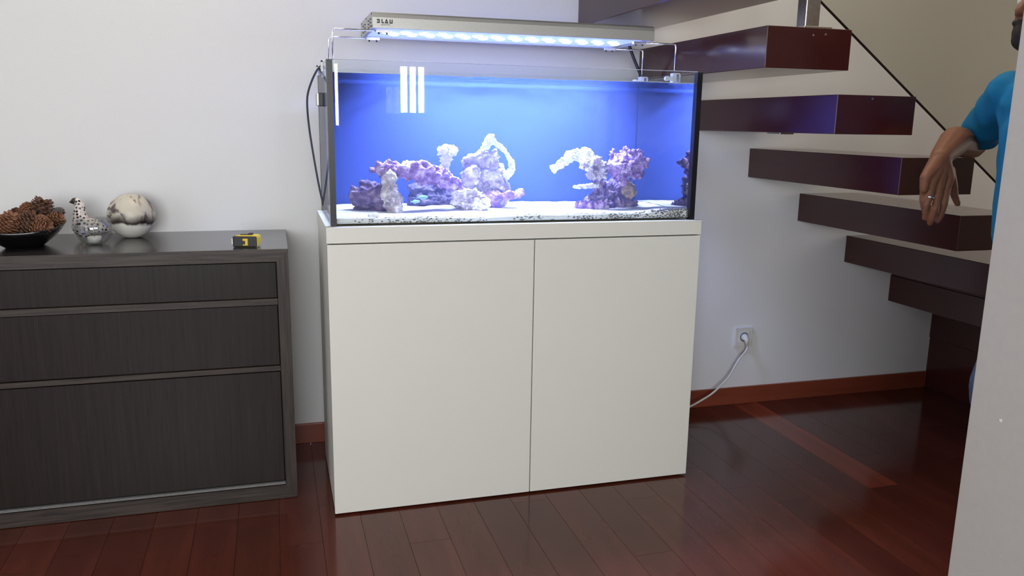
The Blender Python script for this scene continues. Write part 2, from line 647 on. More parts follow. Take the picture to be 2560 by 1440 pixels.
so = (0.6, -0.385, 0.0)
sbox('body', (0.002, YA + 0.0205, 0.012), (1.198, YB, H1 - 0.003), MLAM, stand, so, 0.001, 1)
sbox('plinth', (0.01, YA + 0.03, 0.0), (1.19, YB - 0.005, 0.012), MGAP, stand, so)
sbox('door_gap_shade', (0.004, YA + 0.0195, 0.012), (1.196, YA + 0.0206, H1 - 0.003), MGAP, stand, so)  # dark sheet over the body stands in for shade in the door gaps
sbox('door', (0.0015, YA, 0.007), (0.6265, YA + 0.019, H1 - 0.0035), MLAM, stand, so, 0.0012)
sbox('door', (0.6295, YA, 0.007), (1.1985, YA + 0.019, H1 - 0.0035), MLAM, stand, so, 0.0012)
sbox('top_slab', (0.0, YA, H1), (1.2, YB, H2), MLAM, stand, so, 0.0012)

# ------------------------------------------------------------------ aquarium
TA, TB = 0.0163, 1.1815
TF, TR = -0.6055, -0.150
GT = 0.010
to = (0.6, -0.378, H2)
tank = empty('aquarium', to)
tag(tank, 'rectangular glass aquarium of blue lit saltwater on the white cabinet', 'aquarium')
sbox('bottom_pane', (TA, TF, H2), (TB, TR, H2 + 0.004), MGLASS, tank, to)
sbox('front_pane', (TA, TF, H2 + 0.0042), (TB, TF + GT, H3), MGLASS, tank, to)
sbox('back_pane', (TA, TR - GT, H2 + 0.0042), (TB, TR, H3), MGLASSW, tank, to)
sbox('side_pane', (TA, TF + GT, H2 + 0.0042), (TA + GT, TR - GT, H3), MGLASS, tank, to)
sbox('side_pane', (TB - GT, TF + GT, H2 + 0.0042), (TB, TR - GT, H3), MGLASS, tank, to)
fp = [o for o in tank.children if o.name.startswith('front_pane')][0]
sbox('rim_edge_glint', (TA + 0.016, TF, H3), (TB - 0.017, TF + GT, H3 + 0.0012), MACRYL, fp, to)  # pale strip stands in for light caught along the glass rim
sbox('back_film', (TA + 0.004, TR + 0.0005, H2 + 0.002), (TB - 0.004, TR + 0.002, 1.345), MBACK, tank, to)
for (lo, hi) in (((TA - 0.001, TF - 0.0008, H2), (TA + 0.0155, TF + 0.022, H3 - 0.001)),
                 ((TB - 0.0165, TF - 0.0008, H2), (TB + 0.001, TF + 0.022, H3 - 0.001)),
                 ((TA - 0.0008, TR - 0.011, H2), (TA + 0.011, TR + 0.0004, H3 - 0.001)),
                 ((TB - 0.011, TR - 0.011, H2), (TB + 0.0008, TR + 0.0004, H3 - 0.001))):
    sbox('silicone_seam', lo, hi, MSIL, tank, to)
# water body with a rippled surface
WX0, WX1, WY0, WY1, WZ0, WZ1 = TA + GT + 0.001, TB - GT - 0.001, TF + GT + 0.001, TR - GT - 0.001, H2 + 0.005, 1.326
bm = bmesh.new()
nx, ny = 90, 36
grid = []
for i in range(nx + 1):
    row = []
    for j in range(ny + 1):
        x = WX0 + (WX1 - WX0) * i / nx
        y = WY0 + (WY1 - WY0) * j / ny
        z = WZ1 + 0.0035 * noise.noise(Vector((x * 14, y * 18, 3.1))) + 0.0015 * noise.noise(Vector((x * 40, y * 40, 8)))
        row.append(bm.verts.new((x, y, z)))
    grid.append(row)
for i in range(nx):
    for j in range(ny):
        bm.faces.new((grid[i][j], grid[i + 1][j], grid[i + 1][j + 1], grid[i][j + 1]))
rim = [grid[i][0] for i in range(nx + 1)] + [grid[nx][j] for j in range(1, ny + 1)] + [grid[i][ny] for i in range(nx - 1, -1, -1)] + [grid[0][j] for j in range(ny - 1, 0, -1)]
low = [bm.verts.new((v.co.x, v.co.y, WZ0)) for v in rim]
for i in range(len(rim)):
    k = (i + 1) % len(rim)
    bm.faces.new((rim[i], low[i], low[k], rim[k]))
bm.faces.new(low)
bm.transform(Matrix.Translation([-c for c in to]))
wat = link('water', bm_mesh(bm, 'water'), MWATER, tank)
bm = bmesh.new()
add_tube(bm, [(x_, WY0 + 0.0010, WZ1 + 0.0006 + 0.0022 * noise.noise(Vector((x_ * 14, WY0 * 18, 3.1)))) for x_ in [WX0 + 0.006 + (WX1 - WX0 - 0.012) * k_ / 90 for k_ in range(91)]], 0.0011, 6)
bm.transform(Matrix.Translation([-c for c in to]))
link('meniscus_glint', bm_mesh(bm, 'meniscus_glint', True), MACRYL, wat)  # pale tube painted as the bright glint of the waterline

# sand bed
def sand_z(x, y):
    z = 0.914 + 0.007 * noise.noise(Vector((x * 5, y * 7, 1.7))) + 0.0025 * noise.noise(Vector((x * 22, y * 22, 5.0)))
    z += 0.010 * math.exp(-((x - 1.12) / 0.10) ** 2) * math.exp(-((y + 0.57) / 0.12) ** 2)
    return z


bm = bmesh.new()
nx, ny = 180, 70
grid = []
for i in range(nx + 1):
    row = []
    for j in range(ny + 1):
        x = WX0 + 0.0015 + (WX1 - WX0 - 0.003) * i / nx
        y = WY0 + 0.0015 + (WY1 - WY0 - 0.003) * j / ny
        row.append(bm.verts.new((x, y, sand_z(x, y))))
    grid.append(row)
for i in range(nx):
    for j in range(ny):
        bm.faces.new((grid[i][j], grid[i + 1][j], grid[i + 1][j + 1], grid[i][j + 1]))
rim = [grid[i][0] for i in range(nx + 1)] + [grid[nx][j] for j in range(1, ny + 1)] + [grid[i][ny] for i in range(nx - 1, -1, -1)] + [grid[0][j] for j in range(ny - 1, 0, -1)]
low = [bm.verts.new((v.co.x, v.co.y, WZ0 + 0.001)) for v in rim]
for i in range(len(rim)):
    k = (i + 1) % len(rim)
    bm.faces.new((rim[i], low[i], low[k], rim[k]))
bm.faces.new(low)
tag(link('sand_bed', bm_mesh(bm, 'sand_bed', True), MSAND), 'white coral sand spread over the aquarium floor', 'sand', kind='stuff')

# coarse dark gravel against the front glass
bm = bmesh.new()
rg = random.Random(3)
for spot, n_, sx in ((1.115, 420, 0.045), (0.93, 170, 0.04), (0.80, 80, 0.03), (0.62, 50, 0.03), (0.30, 90, 0.04), (0.17, 60, 0.05), (0.42, 40, 0.03)):
    for i in range(n_):
        x = min(WX1 - 0.008, max(WX0 + 0.01, rg.gauss(spot, sx)))
        r = rg.uniform(0.0016, 0.0036)
        if i % 2:
            y = WY0 + 0.0022
            z = WZ0 + 0.002 + rg.random() ** 1.5 * (sand_z(x, y) - WZ0) * (1.0 if spot > 1.1 else 0.75)
        else:
            y = WY0 + 0.004 + abs(rg.gauss(0, 0.012 if spot < 1.1 else 0.022))
            z = sand_z(x, y) + r * rg.uniform(0.0, 0.8) - (0.002 if spot < 1.1 else 0.0)
        bmesh.ops.create_icosphere(bm, subdivisions=1, radius=r, matrix=Matrix.Translation((x, y, z)) @ Matrix.Rotation(rg.uniform(0, 3), 4, 'X') @ Matrix.Diagonal((1.4, 0.8, 0.7, 1)))
tag(link('gravel', bm_mesh(bm, 'gravel'), MGRAV), 'coarse grey gravel lying along the front glass of the aquarium', 'gravel', kind='stuff')


def rock_mat(name, top, mid, dark, scale=30, bs=0.8):
    m, nt, b = new_mat(name)
    v = coords(nt)
    t = N(nt, 'ShaderNodeTexNoise', Scale=scale, Detail=5.0, Roughness=0.65)
    nt.links.new(v, t.inputs['Vector'])
    nt.links.new(ramp(nt, t.outputs[0], [(0.32, dark), (0.5, mid), (0.68, top)]), b.inputs['Base Color'])
    b.inputs['Roughness'].default_value = 0.85
    t2 = N(nt, 'ShaderNodeTexVoronoi', Scale=scale * 3.5)
    nt.links.new(v, t2.inputs['Vector'])
    bump(nt, b, t2.outputs['Distance'], bs, 0.004)
    return m


MR_PUR = rock_mat('coralline_rock', (0.72, 0.60, 0.72), (0.34, 0.20, 0.44), (0.10, 0.055, 0.16))
MR_PALE = rock_mat('pale_live_rock', (0.85, 0.83, 0.78), (0.52, 0.45, 0.44), (0.16, 0.12, 0.14))
MR_DARK = rock_mat('dark_live_rock', (0.40, 0.30, 0.42), (0.15, 0.10, 0.20), (0.05, 0.035, 0.08))
MR_SHADE = rock_mat('shade_toned_rock', (0.14, 0.11, 0.18), (0.07, 0.055, 0.10), (0.03, 0.025, 0.05))  # darkened rock tone, the shade under the arch is in the colour
MR_TAN = rock_mat('tan_sponge', (0.55, 0.42, 0.26), (0.36, 0.26, 0.17), (0.16, 0.11, 0.09))
MR_WHITE = rock_mat('bleached_coral', (0.92, 0.92, 0.90), (0.80, 0.79, 0.77), (0.55, 0.54, 0.55))
I4 = Matrix.Identity(4)


def rock(name, prims, mat, label, cat='rock', voxel=0.0035, disp=(0.010, 38, 1), group=None, grow=1.22):
    """prims in picture points: (u, v, y, radius_m) chained; every chain one list"""
    pr = []
    for ch in prims:
        pts = [(at(u, v, y), r * grow) for (u, v, y, r) in ch]
        if len(pts) == 1:
            pr.append(('ell', pts[0][0], (pts[0][1],) * 3, I4))
        for (a, ra), (b, rb) in zip(pts, pts[1:]):
            pr.append(('cap', a, ra, b, rb))
    me = blob_mesh(name, pr, voxel, 1, disp)
    for v_ in me.vertices:
        if v_.co.z < 0.906: v_.co.z = 0.906
        v_.co.y = min(v_.co.y, WY1 - 0.003)
    lo = min(v.co.z for v in me.vertices)
    cx = sum(v.co.x for v in me.vertices) / len(me.vertices)
    cy = sum(v.co.y for v in me.vertices) / len(me.vertices)
    me.transform(Matrix.Translation((-cx, -cy, -lo)))
    o = link(name, me, mat, None, (cx, cy, lo))
    return tag(o, label, cat, group)


LR = 'live rocks in the aquarium'
rock('live_rock', [[(940, 428, -0.40, 0.018), (985, 424, -0.41, 0.026), (1050, 424, -0.41, 0.024), (1105, 440, -0.41, 0.028), (1140, 462, -0.40, 0.018)],
                   [(1060, 436, -0.38, 0.025), (1110, 455, -0.37, 0.026)]],
     MR_PUR, 'long purple arched rock bridging the left reef pile', disp=(0.012, 36, 1), group=LR)
rock('live_rock', [[(972, 446, -0.43, 0.024), (975, 478, -0.44, 0.026), (985, 512, -0.45, 0.024), (992, 530, -0.455, 0.020)]],
     MR_PALE, 'pale upright rock leg holding the left end of the purple arch', disp=(0.010, 40, 2), group=LR)
rock('live_rock', [[(900, 490, -0.38, 0.030), (940, 492, -0.40, 0.032), (955, 505, -0.40, 0.036)], [(905, 458, -0.36, 0.014), (935, 470, -0.37, 0.024)], [(920, 520, -0.36, 0.034), (955, 525, -0.37, 0.034)]],
     MR_DARK, 'dark violet rock heap left of the pale rock leg', disp=(0.012, 34, 3), group=LR)
rock('live_rock', [[(1045, 478, -0.24, 0.026), (1110, 470, -0.23, 0.032)], [(1040, 505, -0.24, 0.03), (1130, 500, -0.24, 0.04)]],
     MR_SHADE, 'low rock at the back below the purple arch, coloured dark as shade', disp=(0.010, 34, 4), group=LR)
rock('live_rock', [[(1165, 500, -0.40, 0.036), (1190, 506, -0.41, 0.034)], [(1175, 520, -0.40, 0.034)]],
     MR_PALE, 'rounded pitted pale rock in the middle of the left reef pile', disp=(0.012, 42, 5), group=LR)
rock('live_rock', [[(1160, 400, -0.34, 0.016), (1200, 392, -0.34, 0.026), (1232, 390, -0.34, 0.026)], [(1180, 430, -0.32, 0.044), (1235, 430, -0.32, 0.042), (1250, 470, -0.31, 0.040)], [(1170, 470, -0.30, 0.04), (1240, 500, -0.30, 0.045)]],
     MR_PALE, 'tall whitish rock mound behind the rounded pitted rock', disp=(0.013, 34, 6), group=LR, grow=1.0)
rock('branch_coral', [[(1213, 362, -0.35, 0.013), (1222, 347, -0.35, 0.010), (1232, 340, -0.35, 0.006)], [(1210, 372, -0.35, 0.012), (1232, 352, -0.35, 0.011), (1262, 378, -0.35, 0.010), (1280, 405, -0.35, 0.011), (1280, 428, -0.34, 0.012), (1262, 440, -0.33, 0.015)]],
     MR_WHITE, 'white arching coral branch on top of the tall rock mound', 'coral', disp=(0.004, 70, 7), grow=1.0)
rock('live_rock', [[(1105, 378, -0.33, 0.014), (1130, 374, -0.33, 0.015)], [(1118, 385, -0.33, 0.016), (1112, 412, -0.32, 0.017), (1105, 440, -0.31, 0.02)]],
     MR_WHITE, 'small white knob of coral rock rising behind the purple arch', 'coral', disp=(0.010, 60, 8))
rock('shelf_rock', [[(1210, 492, -0.36, 0.012), (1255, 492, -0.37, 0.015), (1295, 487, -0.37, 0.013), (1304, 482, -0.37, 0.010)], [(1230, 500, -0.36, 0.014), (1240, 530, -0.35, 0.02)]],
     MR_PUR, 'flat pinkish shelf rock at the right foot of the left pile', 'rock', disp=(0.008, 44, 9), group=LR)
rock('branch_coral', [[(1385, 424, -0.38, 0.011), (1408, 404, -0.38, 0.014), (1432, 388, -0.38, 0.017), (1468, 384, -0.38, 0.018), (1478, 400, -0.38, 0.019)]],
     MR_WHITE, 'bright white coral arm reaching left from the right reef pile', 'coral', disp=(0.007, 48, 10))
rock('live_rock', [[(1465, 412, -0.42, 0.015), (1490, 410, -0.42, 0.017), (1500, 418, -0.42, 0.017)], [(1478, 426, -0.41, 0.024), (1500, 430, -0.41, 0.022)]],
     MR_PALE, 'ruffled pale coral rock between the white arm and the lilac head', 'coral', disp=(0.012, 70, 11))
rock('live_rock', [[(1535, 388, -0.40, 0.022)], [(1562, 382, -0.40, 0.020)], [(1590, 386, -0.40, 0.022)], [(1520, 412, -0.41, 0.020), (1560, 412, -0.42, 0.032), (1600, 408, -0.40, 0.024)], [(1540, 430, -0.40, 0.022), (1590, 432, -0.40, 0.026)], [(1560, 448, -0.38, 0.012)]],
     MR_PUR, 'large knobbly lilac rock crowning the right reef pile', disp=(0.017, 34, 12), group=LR)
rock('live_rock', [[(1490, 448, -0.36, 0.020), (1510, 480, -0.35, 0.034), (1520, 520, -0.35, 0.045), (1565, 525, -0.34, 0.040)], [(1500, 505, -0.36, 0.040), (1580, 515, -0.34, 0.030)], [(1550, 460, -0.34, 0.030), (1540, 490, -0.34, 0.04)]],
     MR_DARK, 'dark purple rock pillar under the lilac head', disp=(0.014, 34, 13), group=LR)
rock('live_rock', [[(1452, 516, -0.40, 0.020), (1480, 520, -0.40, 0.026), (1505, 528, -0.40, 0.022)]],
     MR_PUR, 'small pink rock at the left foot of the dark pillar', disp=(0.010, 44, 14), group=LR)
rock('sponge_ball', [[(1573, 470, -0.38, 0.020), (1572, 480, -0.38, 0.022)]],
     MR_TAN, 'round tan sponge hanging below the lilac head', 'sponge', disp=(0.006, 70, 15))
rock('shelf_rock', [[(1434, 467, -0.37, 0.006), (1462, 466, -0.37, 0.007), (1495, 464, -0.36, 0.008)]],
     MR_WHITE, 'thin white shelf sticking out left of the dark pillar', 'coral', disp=(0.003, 60, 16))
rock('pebble', [[(928, 543, -0.55, 0.010), (942, 543, -0.55, 0.010)]], MR_WHITE, 'white pebble on the sand at the left front', 'pebble', voxel=0.002, disp=(0.004, 60, 17))
rock('pebble', [[(866, 552, -0.575, 0.006), (874, 552, -0.575, 0.006)]], MR_DARK, 'small dark pebble in the left front corner of the tank', 'pebble', voxel=0.0015, disp=(0.003, 80, 18))
rock('pebble', [[(1058, 545, -0.57, 0.004), (1067, 546, -0.57, 0.005)]], MR_DARK, 'small dark pebble by the front glass right of the white one', 'pebble', voxel=0.0015, disp=(0.003, 80, 19))

# fish
MFISH = simple('pale_green_fish', (0.30, 0.62, 0.58), 0.4, nscale=60, namp=0.15)


def fish(u, v, y, s, rz, label):
    c = at(u, v, y)
    root = empty('fish', c, rz)
    tag(root, label, 'fish', 'fish under the arch')
    bm = bmesh.new()
    bmesh.ops.create_uvsphere(bm, u_segments=20, v_segments=12, radius=1, matrix=Matrix.Diagonal((s, s * 0.22, s * 0.38, 1)))
    link('body', bm_mesh(bm, 'body', True), MFISH, root)
    for nm, pts in (('tail_fin', ((-0.85, 0), (-1.35, 0.35), (-1.25, 0), (-1.35, -0.35))), ('dorsal_fin', ((0.4, 0.33), (-0.3, 0.52), (-0.7, 0.2))), ('anal_fin', ((0.1, -0.34), (-0.4, -0.52), (-0.7, -0.2)))):
        bm = bmesh.new()
        f0 = [bm.verts.new((x * s, -0.0012, z * s)) for x, z in pts]
        f1 = [bm.verts.new((x * s, 0.0012, z * s)) for x, z in pts]
        bm.faces.new(f0); bm.faces.new(f1[::-1])
        for i in range(len(pts)):
            k = (i + 1) % len(pts)
            bm.faces.new((f0[i], f1[i], f1[k], f0[k]))
        link(nm, bm_mesh(bm, nm), MFISH, root)
    for sy in (-1, 1):
        bm = bmesh.new()
        bmesh.ops.create_icosphere(bm, subdivisions=1, radius=s * 0.08, matrix=Matrix.Translation((s * 0.68, sy * s * 0.13, s * 0.08)))
        link('eye', bm_mesh(bm, 'eye', True), MBLACK, root)


fish(1058, 493, -0.34, 0.017, 0.2, 'upper pale green fish swimming under the purple arch')
fish(1040, 504, -0.33, 0.014, 0.1, 'lower pale green fish swimming under the purple arch')

# side magnet and cable on the left of the tank
mg = empty('magnet_cleaner', (TA - 0.012, -0.37, 1.255))
tag(mg, 'black magnet block on the left outer side of the aquarium', 'magnet')
sbox('magnet', (TA - 0.013, -0.42, 1.235), (TA - 0.0005, -0.33, 1.275), MBLACK, mg, (TA - 0.012, -0.37, 1.255), 0.002)
sbox('handle_plate', (TA - 0.019, -0.41, 1.237), (TA - 0.013, -0.34, 1.273), MALU, mg, (TA - 0.012, -0.37, 1.255), 0.001)
yc = -0.22
tag(tube('power_cable', [at(u, v, yc) for u, v in ((812, 172), (805, 164), (795, 172), (782, 196), (770, 232), (768, 265), (773, 320), (784, 390), (797, 462), (808, 510), (813, 521), (816, 495), (820, 455), (824, 425))], 0.0032, MBLACK, n=8, sub=6),
    'black cable looping down left of the aquarium to the cabinet top', 'cable')
tag(tube('power_cable', [at(u, v, -0.155 + 0.04) for u, v in ((1572, 110), (1582, 140), (1594, 170), (1604, 196), (1608, 230))], 0.006, MBLACK, n=8, sub=5),
    'thick black cable hanging behind the right end of the lamp', 'cable')

# ------------------------------------------------------------------ lamp over the tank
LX0, LX1, LY0, LY1, LZ0, LZ1 = 0.160, 1.069, -0.48, -0.16, 1.463, 1.510
lo_ = (0.615, -0.32, LZ0)
lamp = empty('led_light_bar', lo_)
tag(lamp, 'long silver LED light bar on wire arms above the aquarium', 'lamp')
IL = Matrix.Translation([-c for c in lo_])
MDIFF, nt, b = new_mat('led_diffuser')
b.inputs['Base Color'].default_value = (0.25, 0.35, 0.9, 1)
b.inputs['Emission Color'].default_value = (0.30, 0.38, 1.0, 1)
b.inputs['Emission Strength'].default_value = 1.1
MDIFF.cycles.emission_sampling = 'NONE'
MLED, nt, b = new_mat('led_emitter')
b.inputs['Emission Color'].default_value = (0.75, 0.87, 1.0, 1)
b.inputs['Emission Strength'].default_value = 6.0
MLED.cycles.emission_sampling = 'NONE'
# housing: rounded front and back edges, open below
prof = [(LY0, LZ0), (LY0, LZ0 + 0.030), (LY0 + 0.004, LZ0 + 0.040), (LY0 + 0.012, LZ1 - 0.002), (LY0 + 0.024, LZ1), (LY1 - 0.024, LZ1), (LY1 - 0.012, LZ1 - 0.002), (LY1 - 0.004, LZ0 + 0.040), (LY1, LZ0 + 0.030), (LY1, LZ0),
        (LY1 - 0.012, LZ0), (LY1 - 0.012, LZ0 + 0.008), (LY0 + 0.012, LZ0 + 0.008), (LY0 + 0.012, LZ0)]
bm = bmesh.new()
ra = [bm.verts.new((LX0 + 0.003, y, z)) for y, z in prof]
rb = [bm.verts.new((LX1 - 0.003, y, z)) for y, z in prof]
for i in range(len(prof)):
    k = (i + 1) % len(prof)
    bm.faces.new((ra[i], ra[k], rb[k], rb[i]))
bm.faces.new(ra[::-1]); bm.faces.new(rb)
bm.transform(IL)
link('housing', bm_mesh(bm, 'housing'), MALU, lamp)
for xs in (LX0, LX1 - 0.003):
    bm = bmesh.new()
    cp = prof[:10]
    ra = [bm.verts.new((xs, y, z)) for y, z in cp]
    rb = [bm.verts.new((xs + 0.003, y, z)) for y, z in cp]
    for i in range(len(cp)):
        k = (i + 1) % len(cp)
        bm.faces.new((ra[i], ra[k], rb[k], rb[i]))
    bm.faces.new(ra[::-1]); bm.faces.new(rb)
    bm.transform(IL)
    cap = link('end_cap', bm_mesh(bm, 'end_cap'), MALU, lamp)
    sgn = -1 if xs == LX0 else 1
    xo = LX0 - 0.0006 if xs == LX0 else LX1 + 0.0006
    for y0 in (-0.42, -0.40 + 0.03, -0.27, -0.22):
        for z0 in (LZ0 + 0.009, LZ0 + 0.019, LZ0 + 0.029):
            bm = bmesh.new()
            add_box(bm, (-0.0006, -0.016, -0.0022), (0.0006, 0.016, 0.0022))
            bm.transform(Matrix.Rotation(0.10, 4, 'X'))
            bm.transform(IL @ Matrix.Translation((xo, y0 - 0.01, z0)))
            link('vent_slot', bm_mesh(bm, 'vent_slot'), MBLACK, cap)
    for (y0, z0) in ((LY0 + 0.012, LZ0 + 0.006), (LY0 + 0.02, LZ1 - 0.006), (LY1 - 0.012, LZ0 + 0.006), (LY1 - 0.02, LZ1 - 0.006), (-0.32, LZ1 - 0.005)):
        bm = bmesh.new()
        cyl_between(bm, (xo - 0.0006, y0, z0), (xo + 0.0006, y0, z0), 0.0032, 12)
        bm.transform(IL)
        link('screw', bm_mesh(bm, 'screw'), MBLACK, cap)
sbox('diffuser', (LX0 + 0.02, LY0 + 0.0125, LZ0 + 0.004), (LX1 - 0.02, LY1 - 0.0125, LZ0 + 0.0075), MDIFF, lamp, lo_)
ledm = None
for i in range(28):
    x = LX0 + 0.060 + (LX1 - LX0 - 0.12) * i / 27
    y = -0.345 if i % 2 == 0 else -0.295
    if ledm is None:
        bm = bmesh.new()
        bmesh.ops.create_uvsphere(bm, u_segments=16, v_segments=8, radius=1.0, matrix=Matrix.Diagonal((0.017, 0.019, 0.005, 1)))
        ledm = bm_mesh(bm, 'led', True)
    link('led', ledm, MLED, lamp, (x - lo_[0], y - lo_[1], 0.002))
ll = bpy.data.lights.new('led_light', 'AREA')
ll.shape = 'RECTANGLE'
ll.size, ll.size_y = 0.78, 0.10
ll.energy = 36
ll.color = (0.36, 0.45, 1.0)
ll.spread = math.radians(136)
lg = bpy.data.objects.new('led_light', ll)
COL.objects.link(lg)
lg.parent = lamp
lg.location = (0, 0, -0.006)
# lettering on the front
MINK = simple('black_print', (0.006, 0.006, 0.008), 0.5, nscale=50, namp=0.1)


def poly_plate(bm, pts, y, th=0.0005):
    f0 = [bm.verts.new((x, y - th, z)) for x, z in pts]
    f1 = [bm.verts.new((x, y, z)) for x, z in pts]
    bm.faces.new(f0); bm.faces.new(f1[::-1])
    for i in range(len(pts)):
        k = (i + 1) % len(pts)
        bm.faces.new((f0[i], f1[i], f1[k], f0[k]))


bm = bmesh.new()
hL, wL = 0.0115, 0.011
bx, bz = LX0 + 0.0125, LZ0 + 0.0135
sc_ = 1.0
glyphs = {
    'B': [[(0, 1), (0.85, 1), (1, 0.85), (1, 0.72), (0, 0.72)], [(0.68, 0.72), (1, 0.72), (0.92, 0.58), (0.68, 0.58)], [(0.12, 0.42), (0.12, 0.6), (0.92, 0.6), (0.92, 0.42)], [(0.68, 0.42), (0.92, 0.42), (1, 0.28), (0.68, 0.28)], [(0, 0.28), (1, 0.28), (1, 0.12), (0.85, 0), (0, 0)]],
    'L': [[(0, 1), (0.33, 1), (0.33, 0), (0, 0)], [(0.33, 0.28), (0.85, 0.28), (0.85, 0), (0.33, 0)]],
    'A': [[(0.42, 1), (0.72, 1), (0.32, 0), (0, 0)], [(0.42, 1), (0.72, 1), (1.2, 0), (0.86, 0)], [(0.3, 0.26), (0.95, 0.26), (0.95, 0), (0.3, 0)]],
    'U': [[(0, 1), (0.32, 1), (0.32, 0), (0, 0)], [(0.68, 1), (1, 1), (1, 0), (0.68, 0)], [(0.32, 0.27), (0.68, 0.27), (0.68, 0), (0.32, 0)]],
}
cx = bx
for ch, adv in (('B', 1.25), ('L', 0.85), ('A', 1.3), ('U', 1.0)):
    for pg in glyphs[ch]:
        poly_plate(bm, [(cx + px_ * wL * 0.82, bz + pz_ * hL) for px_, pz_ in pg], LY0 - 0.0001)
    cx += adv * wL
bm.transform(IL)
link('brand_lettering', bm_mesh(bm, 'brand_lettering'), MINK, lamp)
tc = bpy.data.curves.new('t', 'FONT')
tc.body = 'aquaristic'
tc.size = 0.0072
tc.extrude = 0.0002
t_o = bpy.data.objects.new('t', tc)
COL.objects.link(t_o)
dg = bpy.context.evaluated_depsgraph_get(); dg.update()
tme = bpy.data.meshes.new_from_object(t_o.evaluated_get(dg))
bpy.data.objects.remove(t_o)
tme.transform(Matrix.Rotation(math.pi / 2, 4, 'X'))
tme.transform(IL @ Matrix.Translation((bx + 0.012, LY0 - 0.0003, bz - 0.0058)))
tme.materials.clear()
link('sub_lettering', tme, MINK, lamp)

# wire arms with clamps
def bend(p0, p1, p2, r=0.010, n=6):
    p0, p1, p2 = Vector(p0), Vector(p1), Vector(p2)
    a = p1 + (p0 - p1).normalized() * r
    c = p1 + (p2 - p1).normalized() * r
    return [p0] + [(a * (1 - t) ** 2 + p1 * 2 * t * (1 - t) + c * t * t) for t in [k / n for k in range(n + 1)]] + [p2]


ZW = LZ0 - 0.004
for (xv, y, xe, zb) in ((0.046, -0.44, 0.214, 1.352), (0.052, -0.19, 0.218, 1.352), (1.168, -0.44, 1.037, 1.352), (1.166, -0.19, 1.032, 1.340)):
    bm = bmesh.new()
    add_tube(bm, bend((xv, y, zb), (xv, y, ZW), (xe, y, ZW)), 0.0026, 10)
    bm.transform(IL)
    arm = link('wire_arm', bm_mesh(bm, 'wire_arm', True), MCHROME, lamp)
    s = 1 if xe > xv else -1
    xc = LX0 + 0.035 if s > 0 else LX1 - 0.035
    bm = bmesh.new()
    add_box(bm, (xc - 0.022, y - 0.008, ZW - 0.005), (xc + 0.022, y + 0.008, LZ0), 0.001, 1)
    bm.transform(IL)
    link('slide_clip', bm_mesh(bm, 'slide_clip'), MCHROME, arm)
    for q in (-0.012, 0.012):
        bm = bmesh.new()
        cyl_between(bm, (xc + q, y, ZW - 0.010), (xc + q, y, ZW - 0.004), 0.0028, 10)
        bm.transform(IL)
        link('set_screw', bm_mesh(bm, 'set_screw'), MBLACK, arm)
    gx = TA if s > 0 else TB
    bm = bmesh.new()
    if s > 0:
        add_box(bm, (TA + GT, y - 0.011, 1.330), (xv + 0.006, y + 0.011, 1.362), 0.001, 1)
        add_box(bm, (TA - 0.006, y - 0.011, 1.335), (TA, y + 0.011, 1.368), 0.001, 1)
        add_box(bm, (TA - 0.006, y - 0.011, H3), (xv + 0.006, y + 0.011, 1.368), 0.001, 1)
    else:
        add_box(bm, (xv - 0.010, y - 0.011, 1.335), (TB - GT, y + 0.011, 1.362), 0.001, 1)
        add_box(bm, (TB, y - 0.011, 1.335), (TB + 0.006, y + 0.011, 1.366), 0.001, 1)
        add_box(bm, (xv - 0.010, y - 0.011, H3), (TB + 0.006, y + 0.011, 1.366), 0.001, 1)
    bm.transform(IL)
    link('rim_clamp', bm_mesh(bm, 'rim_clamp'), MACRYL, arm)
    for q in ((-0.016, -0.034) if s < 0 else (0.016,)):
        bm = bmesh.new()
        kx = xv + q
        cyl_between(bm, (kx, y - 0.020, 1.347), (kx, y - 0.008, 1.347), 0.008, 12)
        bm.transform(IL)
        link('clamp_knob', bm_mesh(bm, 'clamp_knob', False), MACRYL, arm)

# ------------------------------------------------------------------ sideboard
DX0, DX1, DY, DH = -1.62, -0.105, -0.462, 0.8105
do = ((DX0 + DX1) / 2, DY / 2, 0.0)
dr = empty('sideboard', do)
tag(dr, 'dark wenge sideboard with three long drawers against the white wall', 'sideboard')
FX = 0.0345
sbox('carcass', (DX0 + 0.002, DY + 0.03, 0.004), (DX1 - 0.0005, -0.014, DH - 0.031), MWEN_V, dr, do)
sbox('top', (DX0, DY + 0.0, DH - 0.03), (DX1, -0.003, DH), MWEN_T, dr, do, 0.001, 1)
bm = bmesh.new()
poly_plate(bm, [(DX0, DH - 0.0005), (DX1, DH - 0.0005), (DX1 - FX, 0.772), (DX0 + FX, 0.772)], DY + 0.028, 0.0300)
bm.transform(Matrix.Translation([-c for c in do]))
link('top_rail', bm_mesh(bm, 'top_rail'), MWEN_H, dr)
bm = bmesh.new()
poly_plate(bm, [(DX1, DH - 0.0005), (DX1, 0.002), (DX1 - FX, 0.046), (DX1 - FX, 0.772)], DY + 0.028, 0.0300)
bm.transform(Matrix.Translation([-c for c in do]))
link('stile', bm_mesh(bm, 'stile'), MWEN_S, dr)
bm = bmesh.new()
poly_plate(bm, [(DX0, DH - 0.0005), (DX0, 0.002), (DX0 + FX, 0.046), (DX0 + FX, 0.772)], DY + 0.028, 0.0300)
bm.transform(Matrix.Translation([-c for c in do]))
link('stile', bm_mesh(bm, 'stile'), MWEN_S, dr)
bm = bmesh.new()
poly_plate(bm, [(DX0, 0.002), (DX1, 0.002), (DX1 - FX, 0.046), (DX0 + FX, 0.046)], DY + 0.028, 0.0300)
bm.transform(Matrix.Translation([-c for c in do]))
link('bottom_rail', bm_mesh(bm, 'bottom_rail'), MWEN_H, dr)
ix0, ix1 = DX0 + FX + 0.003, DX1 - FX - 0.003
